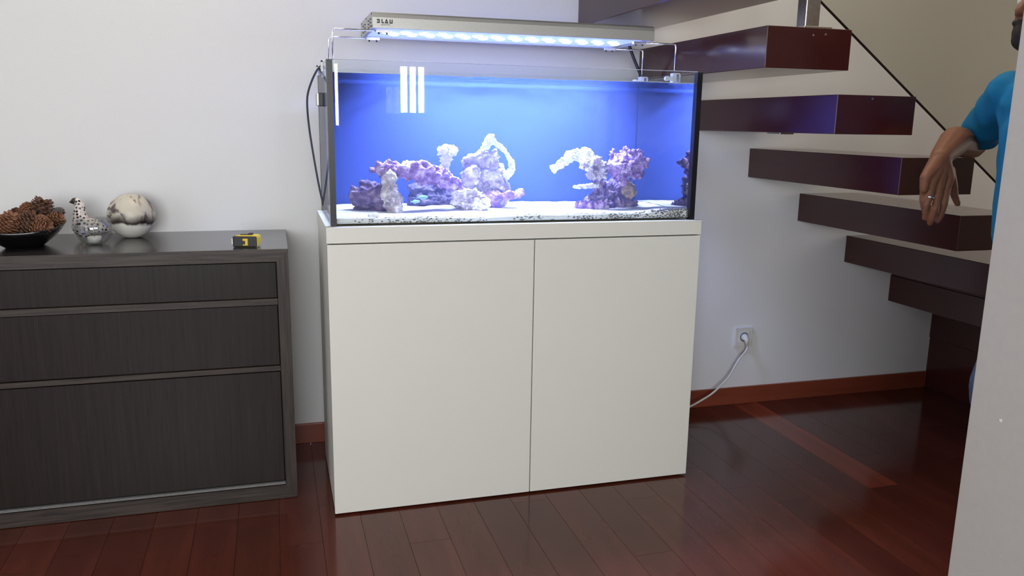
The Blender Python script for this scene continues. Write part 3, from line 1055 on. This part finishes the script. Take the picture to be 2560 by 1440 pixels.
for (z0, z1) in ((0.659, 0.769), (0.4455, 0.636), (0.060, 0.424)):
    sbox('drawer_front', (ix0, DY + 0.006, z0), (ix1, DY + 0.026, z1), MWEN_V, dr, do, 0.0012, 1)
for (z0, z1) in ((0.6375, 0.6575), (0.4275, 0.4435)):
    sbox('divider_rail', (ix0 - 0.002, DY + 0.0005, z0), (ix1 + 0.002, DY + 0.026, z1), MWEN_H, dr, do, 0.001, 1)
sbox('metal_track', (ix0, DY + 0.004, 0.0475), (ix1 + 0.002, DY + 0.02, 0.0535), MTRACK, dr, do, 0.001, 1)
sbox('track_groove', (ix0, DY + 0.0036, 0.0510), (ix1 + 0.002, DY + 0.006, 0.0524), MBLACK, dr, do)

ZT = DH
# --- tape measure
tm = empty('tape_measure', (-0.222, -0.385, ZT), math.radians(-14))
tag(tm, 'yellow and black tape measure lying on the sideboard top', 'tape measure')
MYEL = simple('yellow_plastic', (0.75, 0.55, 0.02), 0.4, nscale=60, namp=0.05)
bm = bmesh.new()
poly_plate(bm, [(-0.034, 0.004), (-0.030, 0.0), (0.034, 0.0), (0.036, 0.004), (0.036, 0.031), (0.032, 0.037), (-0.026, 0.037), (-0.034, 0.031)], 0.034, 0.062)
bmesh.ops.bevel(bm, geom=bm.edges[:], offset=0.002, segments=2, affect='EDGES')
for v in bm.verts:
    if v.co.y > 0.01: v.co.z = 0.006 + (v.co.z) * 0.72; v.co.x *= 0.88
link('case', bm_mesh(bm, 'case'), MYEL, tm)
bm = bmesh.new()
add_box(bm, (-0.0365, -0.033, 0.0005), (0.0345, -0.019, 0.034), 0.004, 2)
link('rubber_grip', bm_mesh(bm, 'rubber_grip'), MBLACK, tm)
bm = bmesh.new()
add_box(bm, (-0.006, -0.0365, 0.006), (0.010, -0.031, 0.027), 0.0015, 1)
lb = link('lock_button', bm_mesh(bm, 'lock_button'), MYEL, tm)
bm = bmesh.new()
add_box(bm, (-0.007, -0.0375, 0.010), (0.002, -0.034, 0.021), 0.001, 1)
link('button_slot', bm_mesh(bm, 'button_slot'), MBLACK, lb)
bm = bmesh.new()
add_box(bm, (-0.041, -0.031, 0.009), (-0.0355, -0.014, 0.027), 0.001, 1)
link('end_hook', bm_mesh(bm, 'end_hook'), MSTEEL, tm)
bm = bmesh.new()
add_box(bm, (-0.018, -0.020, 0.037), (0.014, -0.006, 0.0385), 0.0005, 1)
add_box(bm, (0.008, -0.020, 0.037), (0.020, -0.006, 0.0425), 0.001, 1)
link('belt_clip', bm_mesh(bm, 'belt_clip'), MBLACK, tm)

# --- smoked clay ball
MBALL, nt, b = new_mat('smoke_fired_clay')
v = coords(nt)
t1 = N(nt, 'ShaderNodeTexNoise', Scale=11.0, Detail=5.0, Roughness=0.6, Distortion=1.6)
nt.links.new(v, t1.inputs['Vector'])
c1 = ramp(nt, t1.outputs[0], [(0.33, (0.02, 0.017, 0.017)), (0.40, (0.22, 0.19, 0.18)), (0.46, (0.72, 0.69, 0.62)), (0.7, (0.80, 0.78, 0.71))])
wv = N(nt, 'ShaderNodeTexNoise', Scale=14.0, Detail=3.0)
nt.links.new(v, wv.inputs['Vector'])
sp = nt.nodes.new('ShaderNodeSeparateXYZ')
nt.links.new(v, sp.inputs[0])
ml = N(nt, 'ShaderNodeMath', operation='MULTIPLY_ADD')
ml.inputs[1].default_value = 0.05
nt.links.new(wv.outputs[0], ml.inputs[0])
nt.links.new(sp.outputs[2], ml.inputs[2])
c2 = ramp(nt, ml.outputs[0], [(0.0, (0, 0, 0)), (0.062, (0, 0, 0)), (0.066, (1, 1, 1)), (0.073, (1, 1, 1)), (0.098, (0, 0, 0))])
c3 = ramp(nt, ml.outputs[0], [(0.072, (0.80, 0.78, 0.71)), (0.077, (0.04, 0.03, 0.03)), (0.084, (0.10, 0.08, 0.075)), (0.105, (0.8, 0.78, 0.71))])
lt = ramp(nt, ml.outputs[0], [(0.070, (0, 0, 0)), (0.077, (1, 1, 1))])
mx = N(nt, 'ShaderNodeMix', data_type='RGBA')
nt.links.new(lt, mx.inputs[0])
mx.inputs[6].default_value = (0.80, 0.78, 0.70, 1)
mul = N(nt, 'ShaderNodeMix', data_type='RGBA', blend_type='MULTIPLY')
mul.inputs[0].default_value = 1.0
nt.links.new(c1, mul.inputs[6]); nt.links.new(c3, mul.inputs[7])
nt.links.new(mul.outputs[2], mx.inputs[7])
nt.links.new(mx.outputs[2], b.inputs['Base Color'])
b.inputs['Roughness'].default_value = 0.38
RB = 0.0725
lathe('ceramic_ball', [(0, 0.0), (RB * 0.28, 0.0005)] + [(RB * math.sin(a), RB * 0.965 - RB * math.cos(a)) for a in [0.38 + (math.pi - 0.38) * k / 28 for k in range(28)]] + [(0, RB * 1.965)],
      MBALL, None, 56, (-0.585, -0.125, ZT))
tag(bpy.data.objects['ceramic_ball'], 'white clay ball with black smoke marks on the sideboard', 'ornament')

# --- glass votive with tea light
MVOT = thin_glass('clear_glass', (0.91, 0.92, 0.925), 0.85, 0.06)
RV = 0.0535
op, ip = [], []
for k in range(25):
    a = 0.42 + (2.22 - 0.42) * k / 24
    op.append((RV * math.sin(a), RV * 0.90 - RV * math.cos(a)))
    ip.append(((RV - 0.003) * math.sin(a), RV * 0.90 - (RV - 0.003) * math.cos(a)))
prof_v = [(0, -0.0)] + [(op[0][0] * 0.9, 0.0)] + op + ip[::-1] + [(0, ip[0][1] - 0.001)]
vz = 0.0
vt = lathe('glass_votive', prof_v, MVOT, None, 48, (-0.672, -0.262, ZT))
tag(vt, 'round clear glass candle bowl in front of the spotted bird', 'candle holder')
cdl = empty('tea_light', (-0.672, -0.262, ZT + 0.0062))
tag(cdl, 'white tea light candle inside the clear glass bowl', 'candle')
lathe('wax', [(0, 0), (0.0195, 0), (0.020, 0.017), (0.0185, 0.0175), (0, 0.016)], MPLAST, cdl, 24)
tube('wick', [(0, 0, 0.016), (0.001, 0, 0.022)], 0.0008, MBLACK, cdl, 6)

# --- spotted bird
MBIRD, nt, b = new_mat('spotted_glaze')
v = coords(nt, (1, 1, 1))
vo = N(nt, 'ShaderNodeTexVoronoi', Scale=100.0, Randomness=0.6)
nt.links.new(v, vo.inputs['Vector'])
nt.links.new(ramp(nt, vo.outputs['Distance'], [(0.36, (0.02, 0.016, 0.016)), (0.41, (0.78, 0.70, 0.64))]), b.inputs['Base Color'])
b.inputs['Roughness'].default_value = 0.25
by = -0.16
bp_ = [('cap', at(200, 515, by), 0.0150, at(199, 540, by), 0.0205), ('cap', at(193, 504, by), 0.0125, at(200, 515, by), 0.0150),
       ('cap', at(199, 540, by), 0.0205, at(205, 563, by), 0.030), ('cap', at(205, 563, by), 0.030, at(232, 567, by), 0.028),
       ('cap', at(232, 567, by), 0.028, at(268, 575, by), 0.009), ('cap', at(205, 568, by), 0.030, at(212, 575, by), 0.028)]
bme = blob_mesh('bird_body', bp_, 0.0025, 4)
zmin = ZT
for v_ in bme.vertices:
    if v_.co.z < ZT + 0.001: v_.co.z = ZT + 0.0005
bird = link('ceramic_bird', bme, MBIRD)
cxb = at(212, 560, by)
bme.transform(Matrix.Translation((-cxb.x, -by, -ZT)))
bird.location = (cxb.x, by, ZT)
tag(bird, 'white ceramic bird figurine with black spots and long neck', 'figurine')
pk = at(188, 505, by) - Vector((cxb.x, by, ZT))
pt = at(175, 500, by) - Vector((cxb.x, by, ZT))
pk = at(190, 503, by) - Vector((cxb.x, by, ZT))
pt = at(173, 501, by) - Vector((cxb.x, by, ZT))
bm = bmesh.new()
add_tube(bm, [pk, pk.lerp(pt, 0.35) + Vector((0, 0, -0.001)), pt + Vector((0, 0, -0.006))], [0.0115, 0.0105, 0.0015], 12)
link('beak', bm_mesh(bm, 'beak', True), simple('dark_beak', (0.035, 0.025, 0.022), 0.4, nscale=60, namp=0.1), bird)

# --- bowl of pine cones
bw = (-0.860, -0.272, ZT)
MBOWL = simple('black_lacquer', (0.006, 0.006, 0.007), 0.16, nscale=20, namp=0.2)
bm = bmesh.new()


def sq(h, s, n=40, p=4.5, bow=0.0):
    out = []
    for k in range(n):
        a = 2 * math.pi * k / n
        c, s_ = math.cos(a), math.sin(a)
        r = s / ((abs(c) ** p + abs(s_) ** p) ** (1 / p))
        corner = c * c
        out.append(Vector((r * c, r * s_ * 1.12, h + bow * corner)))
    return out


levels = [(0.0, 0.046, 0), (0.010, 0.060, 0), (0.026, 0.082, 0.003), (0.042, 0.100, 0.009), (0.053, 0.111, 0.018), (0.054, 0.108, 0.018), (0.042, 0.096, 0.009), (0.026, 0.078, 0.003), (0.010, 0.056, 0)]
rings = [[bm.verts.new(p) for p in sq(h, s, 48, 3.6, bo)] for h, s, bo in levels]
for a, b in zip(rings, rings[1:]):
    for k in range(48):
        bm.faces.new((a[k], a[(k + 1) % 48], b[(k + 1) % 48], b[k]))
bm.faces.new(rings[0][::-1]); bm.faces.new(rings[-1])
bowl = link('bowl', bm_mesh(bm, 'bowl', True), MBOWL, None, bw)
bowl.rotation_euler = (0, 0, 0.06)
tag(bowl, 'black square flared bowl full of pine cones', 'bowl')
MCONE = simple('pine_cone_brown', (0.20, 0.085, 0.040), 0.7, nscale=120, namp=0.45)
MCONE2 = simple('pine_cone_dark', (0.12, 0.055, 0.032), 0.75, nscale=120, namp=0.5)
MCONE3 = simple('grey_cone', (0.13, 0.11, 0.11), 0.7, nscale=120, namp=0.4)


def cone_mesh(length, rad, openness, n=70):
    bm = bmesh.new()
    bmesh.ops.create_uvsphere(bm, u_segments=12, v_segments=8, radius=1, matrix=Matrix.Diagonal((rad * 0.62, rad * 0.62, length * 0.46, 1)))
    ga = math.pi * (3 - math.sqrt(5))
    for i in range(n):
        t = (i + 0.5) / n
        z = (t - 0.5) * length
        rr = rad * (math.sin(math.pi * (0.12 + 0.80 * t)) ** 0.8)
        a = i * ga
        d = Vector((math.cos(a), math.sin(a), 0))
        s_ = Vector((-math.sin(a), math.cos(a), 0))
        up = Vector((0, 0, 1))
        out = (d * (0.35 + openness) + up * (0.9 - openness) * (0.3 + t)).normalized()
        nn = out.cross(s_)
        L, W_, T = rad * (0.45 + 0.35 * openness), rad * 0.20, rad * 0.05
        base = d * rr * 0.45 + up * z
        pts = [base - s_ * W_ * 0.5, base + s_ * W_ * 0.5, base + out * L * 0.8 + s_ * W_, base + out * L + s_ * W_ * 0.2 + nn * T, base + out * L * 0.8 - s_ * W_]
        f0 = [bm.verts.new(p + nn * T) for p in pts]
        f1 = [bm.verts.new(p - nn * T) for p in pts]
        bm.faces.new(f0); bm.faces.new(f1[::-1])
        for q in range(5):
            bm.faces.new((f0[q], f1[q], f1[(q + 1) % 5], f0[(q + 1) % 5]))
    return bm_mesh(bm, 'pine_cone')


cm_open = cone_mesh(0.056, 0.031, 0.62)
cm_mid = cone_mesh(0.054, 0.027, 0.40)
cm_shut = cone_mesh(0.050, 0.024, 0.12, 90)
CG = 'pine cones heaped in the black bowl'
for (u, v_, y, me, mt, rot, lab) in (
        (24, 562, -0.335, cm_open, MCONE, (0.3, 0.4, 0.2), 'wide open brown pine cone at the left front of the heap'),
        (70, 528, -0.275, cm_mid, MCONE, (1.95, 0.1, 0.1), 'pine cone on top of the heap showing its flat base'),
        (103, 524, -0.265, cm_open, MCONE2, (0.25, 0.2, 1.0), 'upright open pine cone at the peak of the heap'),
        (131, 536, -0.255, cm_shut, MCONE3, (0.3, 1.2, 0.4), 'closed grey cone at the right end of the heap'),
        (106, 552, -0.325, cm_shut, MCONE, (1.7, 0.2, 0.6), 'tight brown pine cone in the middle of the heap'),
        (68, 558, -0.335, cm_open, MCONE2, (0.6, -0.5, 2.0), 'dark open pine cone behind the front rim of the bowl'),
        (131, 556, -0.290, cm_mid, MCONE, (0.5, 0.9, 0.3), 'small open pine cone beside the right rim'),
        (-6, 570, -0.320, cm_open, MCONE, (0.2, -0.8, 0.3), 'pine cone cut off by the left picture edge'),
        (40, 545, -0.240, cm_mid, MCONE2, (0.9, 0.3, 0.3), 'pine cone behind the wide open one on the left'),
        (100, 568, -0.350, cm_mid, MCONE, (1.2, 0.9, 0.8), 'low pine cone against the middle of the front rim')):
    o = bpy.data.objects.new('pine_cone', me if not me.materials or me.materials[0] == mt else me.copy())
    if o.data.materials: o.data.materials[0] = mt
    else: o.data.materials.append(mt)
    COL.objects.link(o)
    o.location = at(u, v_, y)
    o.rotation_euler = rot
    tag(o, lab, 'pine cone', CG)

# ------------------------------------------------------------------ wall socket and cable
sx, sz = 1.787, 0.303
so2 = (sx, 0.0, sz)
sk = empty('wall_socket', so2)
tag(sk, 'square white wall socket above the skirting right of the cabinet', 'socket')
sbox('frame', (sx - 0.0425, -0.012, sz - 0.0425), (sx + 0.0425, 0.0, sz + 0.0425), MPLAST, sk, so2, 0.0025)
sbox('insert', (sx - 0.026, -0.0135, sz - 0.026), (sx + 0.026, -0.010, sz + 0.026), MPLAST, sk, so2, 0.0012)
bm = bmesh.new()
add_tube(bm, [(sx, -0.0138, sz), (sx, -0.0120, sz)], 0.0200, 28)
bm.transform(Matrix.Translation([-c for c in so2]))
link('recess_ring', bm_mesh(bm, 'recess_ring'), MGAP, sk)
pl = empty('plug_cord', (sx, -0.012, sz))
tag(pl, 'white power cord plugged into the socket and running behind the cabinet', 'cord')
po = (sx, -0.012, sz)
bm = bmesh.new()
add_tube(bm, [(sx, -0.0118, sz), (sx, -0.022, sz - 0.002), (sx, -0.033, sz - 0.008), (sx + 0.001, -0.036, sz - 0.030)], [0.0175, 0.0155, 0.0095, 0.006], 20)
bm.transform(Matrix.Translation([-c for c in po]))
link('plug', bm_mesh(bm, 'plug', True), MPLAST, pl)
bm = bmesh.new()
add_tube(bm, smooth_path([(sx + 0.001, -0.035, sz - 0.026), (sx + 0.0, -0.038, sz - 0.05), at(1845, 902, -0.05), at(1822, 942, -0.06), at(1785, 980, -0.075), at(1750, 1003, -0.09), at(1722, 1018, -0.11), (1.36, -0.13, 0.008), (1.26, -0.13, 0.006)], 6), 0.0042, 8)
bm.transform(Matrix.Translation([-c for c in po]))
link('cord', bm_mesh(bm, 'cord', True), MPLAST, pl)

# ------------------------------------------------------------------ person leaning on the stairs
MSKIN = simple('skin', (0.235, 0.098, 0.052), 0.55, nscale=40, namp=0.10)
MSHIRT = simple('blue_shirt', (0.0, 0.19, 0.42), 0.85, nscale=500, namp=0.08, bstr=0.1)
MJEAN = simple('denim', (0.07, 0.11, 0.20), 0.9, nscale=500, namp=0.2, bstr=0.2)
MHAIR = simple('dark_hair', (0.018, 0.012, 0.010), 0.7, nscale=300, namp=0.4, bstr=0.4)
MSHOE = simple('dark_shoe', (0.02, 0.018, 0.018), 0.5, nscale=60, namp=0.2)
RZ = Matrix.Rotation
hd = Vector((1.799, -1.275, 1.515))
sh_r, sh_l = Vector((1.875, -1.115, 1.300)), Vector((1.92, -1.470, 1.310))
el_r = Vector((1.995, -0.885, 1.150))
wr = at(2352, 392, -1.035)
skin = []
C = lambda a, ra, b, rb: skin.append(('cap', Vector(a), ra, Vector(b), rb))
# head, neck
skin.append(('ell', hd + Vector((0.018, 0, 0.025)), (0.092, 0.074, 0.092), I4))
skin.append(('ell', hd + Vector((-0.025, 0, -0.035)), (0.066, 0.058, 0.080), I4))
C(hd + Vector((-0.078, 0, 0.012)), 0.010, hd + Vector((-0.100, 0, -0.022)), 0.013)
skin.append(('ell', hd + Vector((-0.088, 0.012, -0.027)), (0.012, 0.011, 0.009), I4))
skin.append(('ell', hd + Vector((-0.088, -0.012, -0.027)), (0.012, 0.011, 0.009), I4))
C(hd + Vector((-0.080, -0.022, -0.058)), 0.009, hd + Vector((-0.080, 0.022, -0.058)), 0.009)
C(hd + Vector((-0.077, -0.020, -0.070)), 0.008, hd + Vector((-0.077, 0.020, -0.070)), 0.008)
skin.append(('ell', hd + Vector((0.010, 0.074, -0.005)), (0.018, 0.010, 0.030), I4))
skin.append(('ell', hd + Vector((0.010, -0.074, -0.005)), (0.018, 0.010, 0.030), I4))
C(hd + Vector((0.025, 0, -0.05)), 0.055, (1.905, -1.29, 1.33), 0.058)
# torso inside the clothes
C((1.91, -1.20, 1.25), 0.085, (1.92, -1.38, 1.25), 0.085)
C((1.92, -1.29, 1.22), 0.10, (1.945, -1.29, 0.92), 0.105)
# right arm
C(sh_r, 0.050, sh_r.lerp(el_r, 0.55), 0.044); C(sh_r.lerp(el_r, 0.55), 0.044, el_r, 0.045)
fm = at(2388, 354, -0.985)
C(el_r, 0.045, fm, 0.046); C(fm, 0.046, wr, 0.030)
# left arm hanging
el_l, wr_l = Vector((1.97, -1.535, 1.04)), Vector((1.86, -1.53, 0.83))
C(sh_l, 0.050, el_l, 0.038); C(el_l, 0.040, wr_l, 0.027)
for d_, L_ in ((-0.024, 0.075), (-0.008, 0.085), (0.009, 0.080), (0.025, 0.065)):
    a = wr_l + Vector((d_ - 0.02, 0.0, -0.085)); b2 = a + Vector((-0.015, 0.012, -L_))
    C(wr_l, 0.022, a, 0.012); C(a, 0.0095, b2, 0.0075)
C(wr_l + Vector((-0.02, 0.0, -0.03)), 0.012, wr_l + Vector((-0.06, 0.01, -0.085)), 0.009)
# right hand, back of the hand towards the room, fingers hanging down
yh = -1.045
mcp = {'index': (2366, 474), 'middle': (2347, 481), 'ring': (2326, 481), 'pinky': (2309, 474)}
for nme, (u, v_) in mcp.items():
    C(wr, 0.027, at(u + (8 if nme == 'index' else 4), v_ - 30, yh - 0.002), 0.0155)
    C(at(u + (8 if nme == 'index' else 4), v_ - 30, yh - 0.002), 0.0155, at(u, v_, yh), 0.0115)
for chain in (((2366, 474, yh, 0.0115), (2360, 512, yh - 0.010, 0.0096), (2352, 538, yh - 0.002, 0.0088), (2344, 552, yh + 0.006, 0.0080)),
              ((2347, 481, yh, 0.0115), (2338, 520, yh - 0.012, 0.0098), (2330, 545, yh - 0.003, 0.0090), (2325, 558, yh + 0.006, 0.0080)),
              ((2326, 481, yh, 0.0112), (2317, 512, yh - 0.006, 0.0094), (2314, 534, yh + 0.004, 0.0086), (2312, 545, yh + 0.010, 0.0078)),
              ((2309, 474, yh + 0.006, 0.0098), (2306, 500, yh + 0.012, 0.0084), (2309, 520, yh + 0.020, 0.0078), (2312, 532, yh + 0.026, 0.0072)),
              ((2372, 425, yh + 0.010, 0.0160), (2382, 462, yh + 0.022, 0.0130), (2386, 488, yh + 0.024, 0.0105), (2394, 509, yh + 0.020, 0.0085))):
    pts = [(at(u, v_, y), r) for u, v_, y, r in chain]
    for (a, ra), (b2, rb) in zip(pts, pts[1:]):
        C(a, ra * 1.1, b2, rb * 1.1)
# legs (inside the jeans), feet
hip_r, kn_r, an_r = Vector((2.01, -1.225, 0.86)), Vector((1.862, -1.215, 0.475)), Vector((2.0, -1.215, 0.085))
hip_l, kn_l, an_l = Vector((2.02, -1.385, 0.86)), Vector((1.99, -1.385, 0.47)), Vector((2.02, -1.385, 0.085))
for h_, k_, a_ in ((hip_r, kn_r, an_r), (hip_l, kn_l, an_l)):
    C(h_, 0.075, k_, 0.050); C(k_, 0.050, a_, 0.036)
    C(a_, 0.036, a_ + Vector((-0.12, 0, -0.055)), 0.026)
person = link('person', blob_mesh('person', skin, 0.0036, 3), MSKIN)
tag(person, 'man in a blue T-shirt leaning his arm on the stairs', 'person')


def cloth(name, prims, mat, vox=0.006, sm=4, wr_amp=0.007, parent=person):
    me = blob_mesh(name, prims, vox, sm)
    nor = [v_.normal.copy() for v_ in me.vertices]
    for v_, nn in zip(me.vertices, nor):
        p = v_.co
        v_.co += nn * wr_amp * noise.noise(Vector((p.x * 22 + p.z * 9, p.y * 22, p.z * 12 - p.x * 14)))
    return link(name, me, mat, parent)


cuff = sh_r.lerp(el_r, 0.80)
cloth('shirt', [('cap', (1.90, -1.180, 1.262), 0.100, (1.92, -1.40, 1.262), 0.100),
                ('cap', (1.905, -1.225, 1.20), 0.118, (1.905, -1.36, 1.20), 0.118),
                ('cap', (1.905, -1.225, 1.20), 0.118, (1.925, -1.235, 0.90), 0.124),
                ('cap', (1.905, -1.36, 1.20), 0.118, (1.93, -1.36, 0.90), 0.124),
                ('fru', (1.928, -1.30, 0.93), 0.155, (1.932, -1.30, 0.81), 0.158),
                ('cap', (1.895, -1.15, 1.288), 0.064, sh_r, 0.062), ('fru', sh_r, 0.060, cuff, 0.060),
                ('cap', sh_r, 0.060, sh_r.lerp(cuff, 0.5), 0.058),
                ('cap', sh_l, 0.062, sh_l, 0.060), ('fru', sh_l, 0.060, sh_l.lerp(el_l, 0.75), 0.058),
                ('fru', (1.90, -1.29, 1.31), 0.085, (1.892, -1.29, 1.365), 0.068)], MSHIRT)
cloth('jeans', [('cap', hip_r, 0.100, kn_r, 0.072), ('fru', kn_r, 0.076, an_r + Vector((0, 0, -0.02)), 0.068), ('cap', kn_r, 0.076, kn_r, 0.075),
                ('cap', hip_l, 0.108, kn_l, 0.076), ('fru', kn_l, 0.074, an_l + Vector((0, 0, -0.02)), 0.068), ('cap', kn_l, 0.074, kn_l, 0.074),
                ('cap', (2.0, -1.26, 0.86), 0.115, (2.0, -1.36, 0.86), 0.115)], MJEAN)
cloth('beard', [('ell', hd + Vector((-0.035, 0, -0.088)), (0.060, 0.056, 0.036), I4), ('ell', hd + Vector((-0.056, 0, -0.074)), (0.042, 0.046, 0.042), I4),
                ('cap', hd + Vector((-0.084, -0.024, -0.048)), 0.009, hd + Vector((-0.084, 0.024, -0.048)), 0.009),
                ('cap', hd + Vector((-0.030, 0.055, -0.07)), 0.014, hd + Vector((0.0, 0.068, -0.02)), 0.012),
                ('cap', hd + Vector((-0.030, -0.055, -0.07)), 0.014, hd + Vector((0.0, -0.068, -0.02)), 0.012)], MHAIR, 0.004, 2, 0.003)
cloth('hair', [('ell', hd + Vector((0.028, 0, 0.045)), (0.092, 0.080, 0.086), I4), ('ell', hd + Vector((0.060, 0, 0.0)), (0.060, 0.072, 0.075), I4)], MHAIR, 0.005, 2, 0.004)
for s_ in (-1, 1):
    bm = bmesh.new()
    bmesh.ops.create_uvsphere(bm, u_segments=14, v_segments=8, radius=0.0115, matrix=Matrix.Translation(hd + Vector((-0.064, s_ * 0.031, 0.006))))
    link('eye', bm_mesh(bm, 'eye', True), MPLAST, person)
    a_ = (an_r, an_l)[0 if s_ < 0 else 1]
    cloth('shoe', [('cap', a_ + Vector((0.02, 0, -0.040)), 0.042, a_ + Vector((-0.15, 0, -0.048)), 0.034)], MSHOE, 0.005, 2, 0.0)
rp = at(2324, 495, yh - 0.003)
rd = (at(2317, 512, yh - 0.006) - at(2326, 481, yh)).normalized()
bm = bmesh.new()
u_ = rd.orthogonal().normalized()
w_ = rd.cross(u_)
nR, nr = 24, 8
vsR = [[bm.verts.new(rp + (u_ * math.cos(A) + w_ * math.sin(A)) * (0.0116 + 0.0014 * math.cos(B)) + rd * 0.003 * math.sin(B)) for B in [2 * math.pi * j / nr for j in range(nr)]] for A in [2 * math.pi * i / nR for i in range(nR)]]
for i in range(nR):
    for j in range(nr):
        bm.faces.new((vsR[i][j], vsR[(i + 1) % nR][j], vsR[(i + 1) % nR][(j + 1) % nr], vsR[i][(j + 1) % nr]))
rg_ = link('ring', bm_mesh(bm, 'ring', True), MCHROME, person)
rg_['label'] = 'silver wedding ring'
